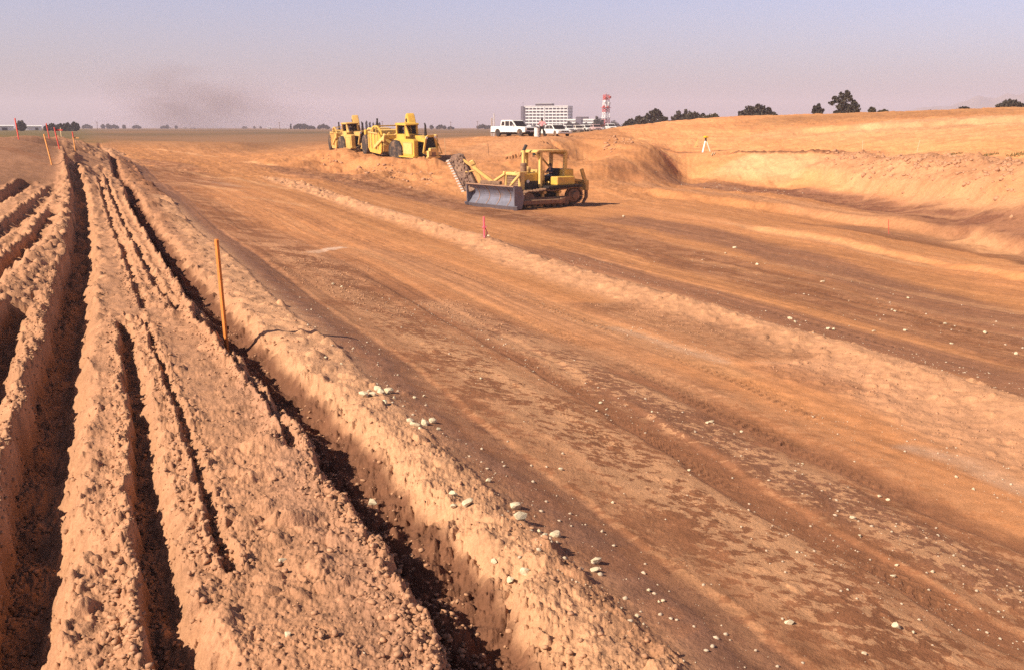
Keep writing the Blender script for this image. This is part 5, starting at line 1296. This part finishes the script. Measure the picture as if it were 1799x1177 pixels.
LEAF = leafmat('grey_green_leaves', (.062, .054, .038)); LEAF2 = leafmat('dark_leaves', (.062, .053, .042)); LEAF3 = leafmat('olive_leaves', (.075, .066, .036))
def tree(label, base, h, blobs, leaf, trunk=True, group='trees standing on the skyline', name='tree', nleaf=260, size=None, seed=0):
    """blobs: (x, z, rx, rz) in units of the height; leaf quads fill each blob"""
    rr_ = random.Random(seed); t = thing(name, label, 'tree', base, rr_.uniform(-.3, .3), group)
    m = MB()
    if trunk:
        m.tube((0, 0, -.2), (.01*h, 0, .22*h), .035*h, .024*h, 8)
        for (x, z, rx, rz) in blobs:
            m.tube((.01*h, 0, .18*h), (x*h, rr_.uniform(-.05, .05)*h, max(z-.1*rz, .15)*h), .016*h, .006*h, 6)
    else: m.tube((0, 0, -.2), (0, 0, .5*h), .02*h, .008*h, 6)
    m.build('trunk', BARK, t)
    blobs = list(blobs)+[(x+rx*1.05*math.cos(a), z+rz*1.0*math.sin(a), rx*k, rz*k) for (x, z, rx, rz) in blobs for a, k in ((rr_.uniform(0, 3.14), rr_.uniform(.2, .42)), (rr_.uniform(0, 3.14), rr_.uniform(.15, .35)))]
    vs, fs = [], []; sz = size or .035*h
    for (x, z, rx, rz) in blobs:
        for _ in range(int(nleaf*max(.12, rx*rz/.05))):
            while True:
                p = Vector((rr_.uniform(-1, 1), rr_.uniform(-1, 1), rr_.uniform(-1, 1)))
                if .25 < p.length < 1: break
            k = 1+.28*math.sin(p.x*7+z*20+seed)*math.sin(p.z*6+x*13)
            c = Vector((x*h+p.x*rx*h*k, p.y*rx*h*k*.9, max(.02*h, z*h+p.z*rz*h*k)))
            q = Euler((rr_.uniform(0, 6.3), rr_.uniform(0, 6.3), rr_.uniform(0, 6.3))).to_matrix(); s = sz*rr_.uniform(.35, 1.0)
            i = len(vs)
            for a, b in ((-1, -.55), (1, -.7), (.8, .6), (-.7, .75)): vs.append(c+q @ Vector((a*s, b*s, 0)))
            fs.append((i, i+1, i+2, i+3))
    me = bpy.data.meshes.new('crown'); me.from_pydata(vs, [], fs); me.materials.append(leaf)
    o = bpy.data.objects.new('crown', me); COL.objects.link(o); o.parent = t
    return t
def sky_tree(label, u, v0, vb, D, blobs, leaf=LEAF, sink=1.0, **k):
    """base sits behind the skyline: from the visible foot row vb down a little more"""
    b_ = on(u, D); top = wpt(u, v0, D).z; foot = min(b_.z, wpt(u, vb, D).z-.3)
    b_.z = max(ground_z(b_.x, b_.y)-.2, foot-6) if foot-6 > ground_z(b_.x, b_.y)-.2 else ground_z(b_.x, b_.y)-.1
    return tree(label, b_, top-b_.z, blobs, leaf, **k)
ROUND = [(0, .62, .30, .34), (-.22, .50, .22, .26), (.24, .48, .24, .26), (.05, .30, .34, .24)]
WIDE = [(0, .60, .40, .36), (-.5, .48, .36, .34), (.5, .46, .36, .32), (-.9, .34, .28, .26), (.9, .32, .32, .26), (.2, .72, .25, .22), (0, .28, .8, .22)]
GUM = [(-.10, .80, .13, .12), (.10, .86, .13, .12), (.02, .68, .12, .10), (-.30, .64, .16, .13), (.22, .66, .13, .12), (-.06, .52, .18, .12), (-.48, .50, .12, .09), (.42, .44, .17, .15), (.50, .22, .18, .16), (.22, .28, .2, .16), (-.12, .30, .16, .14), (-.16, .10, .2, .10), (.3, .08, .3, .09)]
TALL = [(0, .55, .10, .38), (.01, .30, .12, .26), (0, .82, .06, .16)]
sky_tree('tallest gum tree on the hill crest with a forked open crown', 1480, 160, 201, 172, GUM, LEAF, nleaf=620, size=.15, seed=3)
sky_tree('small dense round tree left of the tall gum tree', 1434, 185, 202, 176, ROUND, LEAF2, nleaf=350, size=.22, seed=4)
sky_tree('broad low tree with a domed crown above the tripod side of the hill', 1329, 184, 204, 196, WIDE, LEAF2, nleaf=260, size=.25, seed=5)
sky_tree('feathery small tree right of the tall gum tree', 1530, 189, 200, 182, ROUND, LEAF3, nleaf=200, size=.2, seed=6)
sky_tree('low bush just right of the feathery tree', 1550, 193, 200, 182, WIDE, LEAF3, nleaf=150, size=.16, seed=61)
sky_tree('low flat-topped tree below the far hills', 1691, 188, 196, 190, WIDE, LEAF2, nleaf=220, size=.2, seed=7)
sky_tree('dense dark tree with ragged top at the right edge of the crest', 1773, 176, 196, 178, WIDE[:5], LEAF2, nleaf=380, size=.26, seed=8)
sky_tree('little bush beside the right edge', 1797, 188, 195, 180, ROUND, LEAF2, nleaf=200, size=.16, seed=81)
sky_tree('tiny olive bush in the gap before the far hills', 1630, 194, 198, 184, WIDE, LEAF3, nleaf=120, size=.12, seed=82)
sky_tree('low dark tree at the left end of the hill skyline', 1124, 206, 222, 230, WIDE[:5], LEAF2, nleaf=260, size=.3, seed=9)
sky_tree('taller tree with a loose top behind the left end of the skyline', 1150, 192, 218, 236, GUM, LEAF, nleaf=420, size=.32, seed=10)
sky_tree('squat dark tree next to the loose-topped tree', 1166, 205, 216, 232, ROUND, LEAF2, nleaf=260, size=.26, seed=101)
sky_tree('dense tree left in the middle clump on the skyline', 1192, 197, 212, 228, ROUND, LEAF2, nleaf=320, size=.28, seed=11)
sky_tree('pointed slim tree in the middle clump on the skyline', 1203, 192, 210, 230, TALL, LEAF2, nleaf=600, size=.24, seed=12)
sky_tree('round tree right of the pointed slim tree', 1213, 196, 210, 226, ROUND, LEAF, nleaf=280, size=.26, seed=13)
sky_tree('lower tree closing the middle clump on the right', 1228, 199, 209, 226, WIDE[:5], LEAF, nleaf=200, size=.24, seed=14)
sky_tree('low spreading tree under the middle of the skyline slope', 1252, 200, 207, 222, WIDE, LEAF3, nleaf=160, size=.2, seed=15)
def plain_tree(label, u, v0, D, blobs, leaf, **k):
    b_ = on(u, D); b_.z = EYE-1.4; return tree(label, b_, (225-v0)*D/FPX+1.4, blobs, leaf, **k)
plain_tree('dark round tree standing left of the lattice tower', 1051, 207, 520, ROUND, LEAF2, nleaf=420, seed=20)
plain_tree('dark tree standing right of the lattice tower', 1079, 213, 500, ROUND, LEAF2, nleaf=350, seed=21)
plain_tree('low tree further right of the lattice tower', 1094, 219, 480, WIDE[:5], LEAF2, nleaf=160, seed=22)
for i, (u, v, lab) in enumerate(((1000, 215, 'tree masking the foot of the low office block, left one'), (1013, 216, 'tree masking the foot of the low office block beside its tower'), (1030, 217, 'tree masking the foot of the low office block, right one'), (975, 220, 'small tree before the tall office building, nearest the compact car'), (938, 221, 'low tree before the tall office building above the pickup hood'))):
    plain_tree(lab, u, v, 760-7*i, ROUND if i < 3 else WIDE[:5], LEAF2, nleaf=300, size=.45, seed=30+i)
plain_tree('round bush behind the red lath on the left', 37, 214.5, 420, ROUND, LEAF2, nleaf=420, size=.35, seed=40)
for i, (u, v, lab) in enumerate(((92, 219, 'left end shrub of the dark hedge group behind the red laths'), (106, 219, 'second shrub of the dark hedge group behind the red laths'), (119, 218, 'third shrub of the dark hedge group behind the red laths'), (132, 216, 'tallest right end tree of the dark hedge group'))):
    plain_tree(lab, u, v, 430, WIDE[:5] if i < 3 else ROUND, LEAF2, nleaf=330, size=.35, seed=41+i)
for i, (u, v, D, k) in enumerate(((288, 222, 1400, 1), (294, 221, 1400, 0), (309, 222, 1400, 0), (153, 220, 1300, 1), (181, 220, 1300, 0), (190, 219, 1300, 0), (200, 220.5, 1300, 1), (218, 221, 1300, 0), (240, 221, 1350, 1), (430, 223, 1600, 1), (447, 223, 1600, 0), (458, 223, 1600, 0))):
    plain_tree('tiny dark tree on the hazy far horizon left of the scrapers', u, v, D, WIDE[:5] if k else ROUND, LEAF2, nleaf=60, size=1.0, seed=50+i, group='tiny trees on the far left horizon')
for i, (u, v, k, lab) in enumerate(((511, 219, 0, 'conical tree beside the small white building'), (526, 218.5, 1, 'left tree of the far grove behind the second scraper'), (535, 219, 1, 'middle tree of the far grove behind the second scraper'), (547, 222, 1, 'low right tree of the far grove behind the second scraper'), (568, 219, 1, 'broad far tree touching the rear of the second scraper'))):
    plain_tree(lab, u, v, 950, WIDE[:5] if k else TALL, LEAF2, nleaf=200, size=.6, seed=70+i)
for i, (u, v) in enumerate(((637, 217), (644, 214), (650, 216), (656, 217), (662, 215), (667, 217))):
    plain_tree('dark slim poplar in the row seen between the two scrapers', u, v, 700, TALL, LEAF2, nleaf=700, size=.4, seed=80+i, group='poplars in a row between the scrapers')
for i, (u, v, lab) in enumerate(((758, 220.5, 'small round far tree right of the leading scraper'), (775, 220, 'flat-crowned far tree right of the leading scraper'), (792, 223, 'faint low far tree left of the pickup'), (848, 219, 'pale grey far tree left of the pickup'), (858, 221, 'dark low far tree touching the range poles'))):
    plain_tree(lab, u, v, 900, WIDE[:5] if i else ROUND, LEAF2, nleaf=160, size=.5, seed=90+i)
# green weeds on the hill side
WEED = leafmat('weed_leaves', (.25, .19, .08), .2)
for i, (u, v, s, lab) in enumerate(((1427, 265, .2, 'faint green weed patch above the cut bank, left of the pale laths'), (1680, 271, .22, 'flat green weed right of the taller pale lath'), (1737, 273, .3, 'green weed tuft second from the right edge of the hill'), (1790, 274, .4, 'bushiest green weed tuft at the right edge of the hill'))):
    b_ = place(u, v); rr_ = random.Random(i); vs, fs = [], []
    for _ in range(90):
        a = rr_.uniform(0, 6.28); r0 = s*1.3*math.sqrt(rr_.random()); c = Vector((r0*math.cos(a)*1.6, r0*math.sin(a), 0)); c.z = ground_z(b_.x+c.x, b_.y+c.y)-b_.z-.02
        d = Vector((rr_.uniform(-.6, .6), rr_.uniform(-.6, .6), 1)).normalized()*s*rr_.uniform(.3, 1.0); w_ = Vector((-d.y, d.x, 0)).normalized()*.05*s+Vector((.02, 0, 0)); k = len(vs)
        vs += [c-w_, c+w_, c+d*.6+w_*.7, c+d]; fs.append((k, k+1, k+2, k+3))
    me = bpy.data.meshes.new('weed_tuft'); me.from_pydata(vs, [], fs); me.materials.append(WEED); o = bpy.data.objects.new('weed_tuft', me); COL.objects.link(o); o.location = b_; tag(o, lab, 'weed', 'green weeds on the hill side')

# ------------------------------------------------------------------ smoke
sm = bpy.data.meshes.new('smoke'); b = bmesh.new(); bmesh.ops.create_icosphere(b, subdivisions=4, radius=1)
for v in b.verts:
    p = v.co; k = 1+.2*math.sin(3*p.x+1)*math.sin(4*p.z+2)+.12*math.sin(7*p.x+5*p.y)
    v.co = Vector((p.x*k, p.y*.8*k, p.z*k))
b.to_mesh(sm); b.free()
smo = bpy.data.objects.new('smoke', sm); COL.objects.link(smo); smo['kind'] = 'stuff'; smo['label'] = 'brown smoke drifting low over the far plain'
DS = 1500; cx_, cy_ = at_dist(375, DS); smo.location = (cx_, cy_, 32); smo.scale = (170, 90, 66); smo.rotation_euler = (0, R(6), R(14))
smm = bpy.data.materials.new('brown_smoke'); smm.use_nodes = True; st_ = smm.node_tree; st_.nodes.remove(st_.nodes['Principled BSDF'])
pv = nd(st_, 'ShaderNodeVolumePrincipled'); pv.inputs['Color'].default_value = (.36, .285, .28, 1); pv.inputs['Anisotropy'].default_value = 0
tc = nd(st_, 'ShaderNodeTexCoord')
ln = nd(st_, 'ShaderNodeVectorMath', operation='LENGTH'); st_.links.new(tc.outputs['Object'], ln.inputs[0])
fa = nd(st_, 'ShaderNodeMapRange'); fa.inputs[1].default_value = 1.0; fa.inputs[2].default_value = .25; st_.links.new(ln.outputs['Value'], fa.inputs[0])
nz = nd(st_, 'ShaderNodeTexNoise'); nz.inputs['Scale'].default_value = 2.2; nz.inputs['Detail'].default_value = 4; st_.links.new(tc.outputs['Object'], nz.inputs['Vector'])
nr = nd(st_, 'ShaderNodeMapRange'); nr.inputs[1].default_value = .35; nr.inputs[2].default_value = .7; st_.links.new(nz.outputs[0], nr.inputs[0])
# thicker to the left, where it rises
sx = nd(st_, 'ShaderNodeSeparateXYZ'); st_.links.new(tc.outputs['Object'], sx.inputs[0])
lx = nd(st_, 'ShaderNodeMapRange'); lx.inputs[1].default_value = .7; lx.inputs[2].default_value = -.35; lx.inputs[3].default_value = .25; lx.inputs[4].default_value = 1.0; st_.links.new(sx.outputs[0], lx.inputs[0])
m1_ = nd(st_, 'ShaderNodeMath', operation='MULTIPLY'); st_.links.new(fa.outputs[0], m1_.inputs[0]); st_.links.new(nr.outputs[0], m1_.inputs[1])
m2_ = nd(st_, 'ShaderNodeMath', operation='MULTIPLY'); st_.links.new(m1_.outputs[0], m2_.inputs[0]); st_.links.new(lx.outputs[0], m2_.inputs[1])
m3_ = nd(st_, 'ShaderNodeMath', operation='MULTIPLY'); st_.links.new(m2_.outputs[0], m3_.inputs[0]); m3_.inputs[1].default_value = .024
st_.links.new(m3_.outputs[0], pv.inputs['Density']); st_.links.new(pv.outputs[0], st_.nodes['Material Output'].inputs['Volume']); sm.materials.append(smm)

# ------------------------------------------------------------------ stones and gravel
STONE = mat('pale_cobble', (.64, .54, .36), .8, var=.22, scale=9, dirt=(.46, .27, .15), dirtk=.35, bump=.3)
def rock_mesh(name, seed, sub=2):
    b = bmesh.new(); bmesh.ops.create_icosphere(b, subdivisions=sub, radius=1); rr_ = random.Random(seed)
    ax = [Vector((rr_.gauss(0, 1), rr_.gauss(0, 1), rr_.gauss(0, 1))).normalized() for _ in range(9)]; lim = [rr_.uniform(.35, .85) for _ in ax]
    for v in b.verts:
        for a, l in zip(ax, lim):
            d = v.co.dot(a)
            if d > l: v.co -= a*(d-l)*.85
        v.co *= 1+.05*rr_.uniform(-1, 1)
    m = bpy.data.meshes.new(name); b.to_mesh(m); b.free(); return m
rocks = [rock_mesh('cobble', i, 2 if i % 2 else 1) for i in range(8)]
for r_ in rocks: r_.materials.append(STONE)
COB = """638 697 9;655 698 8;668 693 8;683 686 10;676 712 8;662 688 7;648 690 6;693 697 6;720 742 8;730 750 9;745 740 9;760 738 7;738 757 6;770 750 6;
654 843 13;795 873 8;797 893 7;822 893 10;858 840 7;905 888 10;913 915 13;975 935 11;957 952 8;948 930 6;1048 980 11;1045 996 8;895 1000 10;922 1000 9;868 975 8;1120 1078 6;600 640 6;572 632 5;
745 690 5;728 694 5;1140 1030 6;1165 1048 5;1158 1050 5;1250 745 6;1242 747 6;1303 758 5;1055 705 5;1066 715 4;1145 728 4;985 822 6;1077 880 5;1210 825 5;1386 1090 8;1575 1106 8;1604 1115 5;1518 1150 6;1710 860 5;1545 872 5;1560 878 5;1570 1005 6;1575 990 5;1638 1005 5;1498 915 6;1510 943 6;1410 815 4;1680 838 4;
1465 577 5;1590 582 5;1388 560 6;1397 567 5;1455 578 5;1535 583 4;1730 585 6;1785 623 5;1660 570 4;1290 436 5;1275 446 4;1330 467 5;1095 383 4;1445 497 5;1595 525 4;1572 548 4;1567 544 4;1672 606 4;858 415 4;600 505 4;585 500 4;497 985 7;505 1120 8;845 665 4"""
nc = 0
for q in COB.replace('\n', '').split(';'):
    u, v, w_ = map(float, q.split()); p = place(u, v); s = w_/FPX*math.sqrt(p.x**2+p.y**2+(p.z-EYE)**2)*(.85 if w_ < 7 else 1.15)
    rr_ = random.Random(nc); o = bpy.data.objects.new('cobble', rocks[nc % 8]); COL.objects.link(o)
    o.location = (p.x, p.y, ground_z(p.x, p.y)+s*.28); o.scale = (s*rr_.uniform(.85, 1.25), s*rr_.uniform(.75, 1.0), s*rr_.uniform(.55, .8)); o.rotation_euler = (rr_.uniform(-.3, .3), rr_.uniform(-.3, .3), rr_.uniform(0, 6.28))
    where = ('pale cobble lying on the tan berm or track edge beside the trench' if u < 1180 and v > 600 else 'pale pebble lying on the crumbly or grey haul road at right' if v < 640 else 'pale cobble lying on the mottled brown wheel track')
    tag(o, where, 'stone', {'pale cobble lying on the tan berm or track edge beside the trench': 'pale cobbles along the berm', 'pale pebble lying on the crumbly or grey haul road at right': 'pale pebbles on the haul road'}.get(where, 'pale cobbles on the mottled track')); nc += 1
def scatter(name, label, spots, m_, subs=1, emb=.25, nproto=6, seed=1):
    """one mesh of many little stones at (x, y, size)"""
    protos = []
    for i in range(nproto):
        r_ = rock_mesh('tmp', 100+seed*10+i, subs); v = np.array([q.co[:] for q in r_.vertices]); f = np.array([q.vertices[:] for q in r_.polygons]); protos.append((v, f)); bpy.data.meshes.remove(r_)
    VV, FF = [], []; off = 0; r2 = np.random.default_rng(seed)
    for k, (x, y, s) in enumerate(spots):
        v, f = protos[k % nproto]; a = r2.uniform(0, 6.283); c, sn = math.cos(a), math.sin(a); sx_, sy_, sz_ = s*r2.uniform(.8, 1.3), s*r2.uniform(.7, 1.1), s*r2.uniform(.5, .95)
        q = v*np.array([sx_, sy_, sz_]); w_ = np.stack([q[:, 0]*c-q[:, 1]*sn+x, q[:, 0]*sn+q[:, 1]*c+y, q[:, 2]+ground_z(x, y)+s*emb], 1)
        VV.append(w_); FF.append(f+off); off += len(v)
    VV = np.concatenate(VV).astype(np.float32); FF = np.concatenate(FF).astype(np.int32)
    me = bpy.data.meshes.new(name); me.vertices.add(len(VV)); me.vertices.foreach_set('co', VV.ravel()); me.loops.add(FF.size); me.loops.foreach_set('vertex_index', FF.ravel()); me.polygons.add(len(FF)); me.polygons.foreach_set('loop_start', np.arange(len(FF), dtype=np.int32)*3); me.update(calc_edges=True)
    me.materials.append(m_); o = bpy.data.objects.new(name, me); COL.objects.link(o); o['kind'] = 'stuff'; o['label'] = label; return o
def band_spots(s, halfw, n, s0, s1, r2, px=True):
    pl = line(s); seg = np.hypot(*(pl[1:]-pl[:-1]).T)
    # even along the picture rather than along the road, so near ground is as full as far
    out = []
    m_ = len(seg)
    for _ in range(n):
        i = r2.integers(m_); f = r2.random(); a, b = pl[i], pl[i+1]; p = a+(b-a)*f; d = (b-a)/np.linalg.norm(b-a); o = r2.normal()*halfw
        x, y = p[0]+d[1]*o, p[1]-d[0]*o; D = math.hypot(x, y)
        sz = (s0+(s1*1.25-s0)*r2.random()**4)
        out.append((x, y, max(sz*.72, .00062*D)))
    return out
r2 = np.random.default_rng(5)
sp = []
sp += band_spots('1300 1177;1150 1050;1010 930;890 830;770 725;660 625;565 560;475 485', .20, 420, .005, .024, r2)
sp += band_spots('1900 1080;1799 1030;1550 925;1250 790;1050 690;850 600;700 520', .32, 700, .006, .026, r2)
sp += band_spots('1799 1150;1650 1060;1450 960;1330 880', .35, 420, .004, .018, r2)
sp += band_spots('1900 920;1799 865;1700 815;1570 775;1450 720', .35, 260, .006, .022, r2)
sp += band_spots('1799 690;1720 665;1600 630;1450 585;1200 515;1000 450', .7, 420, .010, .034, r2)
sp += band_spots('1799 620;1600 560;1400 500;1200 440', 2.2, 240, .015, .05, r2)
sp += band_spots('1400 1177;1200 980;1000 800;800 640;650 530', .7, 260, .005, .020, r2)
sp += band_spots('1175 1177;1055 1040;960 940;870 850;800 780;735 715;680 660', .12, 160, .008, .024, r2)
sp += band_spots('1280 640;1150 595;1060 570;900 520', .25, 160, .008, .022, r2)
sp += band_spots('1400 345;1300 337;1200 322', 1.5, 70, .05, .12, r2)
sp = [q for q in sp if r2.random() < .62]
scatter('gravel', 'small pale pebbles scattered along the wheel tracks', sp, mat('pale_pebbles', (.50, .39, .275), .8, var=.25, scale=20), 1, .08, seed=2)
# loose clods of the bank soil
cl = []
ii = np.nonzero((Rf > 3.0) & (Rf < 16) & ((FACE > .25) | (rg > .6)) & (np.abs(np.arctan2(gx, gy)) < .62))[0]
wgt = (CLODS[ii]*1.8+.10*rg[ii])*(Rf[ii]**1.15)*(Rf[ii] < 16); wgt /= wgt.sum()
for i in r2.choice(ii, 14000, p=wgt):
    x, y = gx[i]+r2.normal()*.01, gy[i]+r2.normal()*.01
    cl.append((x, y, max(.005+.020*r2.random()**3.2, .0010*Rf[i])))
ii = np.nonzero((bank < .3) & (Rf > 4) & (Rf < 22) & (mk > .3) & (np.abs(np.arctan2(gx, gy)) < .6))[0]
for i in r2.choice(ii, 1600): cl.append((gx[i], gy[i], .005+.02*r2.random()**3))
scatter('loose_clods', 'crumbs and clods of tan earth along the ridges', cl, mat('dry_clod_soil', (.44, .235, .13), .95, var=.3, scale=18), 1, .3, seed=3)

# broken clods along the lip of the cut bank
bc = []
for (u0, D0), (u1, D1), n_, sp_ in (((1799, 63), (1450, 91), 330, 1.6), ((1799, 59), (1500, 84), 160, 2.2), ((1130, 93), (1060, 95), 60, 2.0), ((700, 82), (560, 96), 90, 3.0), ((640, 85), (760, 78), 80, 3.0)):
    for _ in range(n_):
        k = r2.random(); x, y = at_dist(u0+(u1-u0)*k, (D0+(D1-D0)*k)+r2.normal()*sp_); bc.append((x, y, .05+.22*r2.random()**3))
scatter('bank_clods', 'broken earth clods along the lip of the cut bank and on the scraper pile', bc, bpy.data.materials['dry_clod_soil'], 1, .15, seed=4)
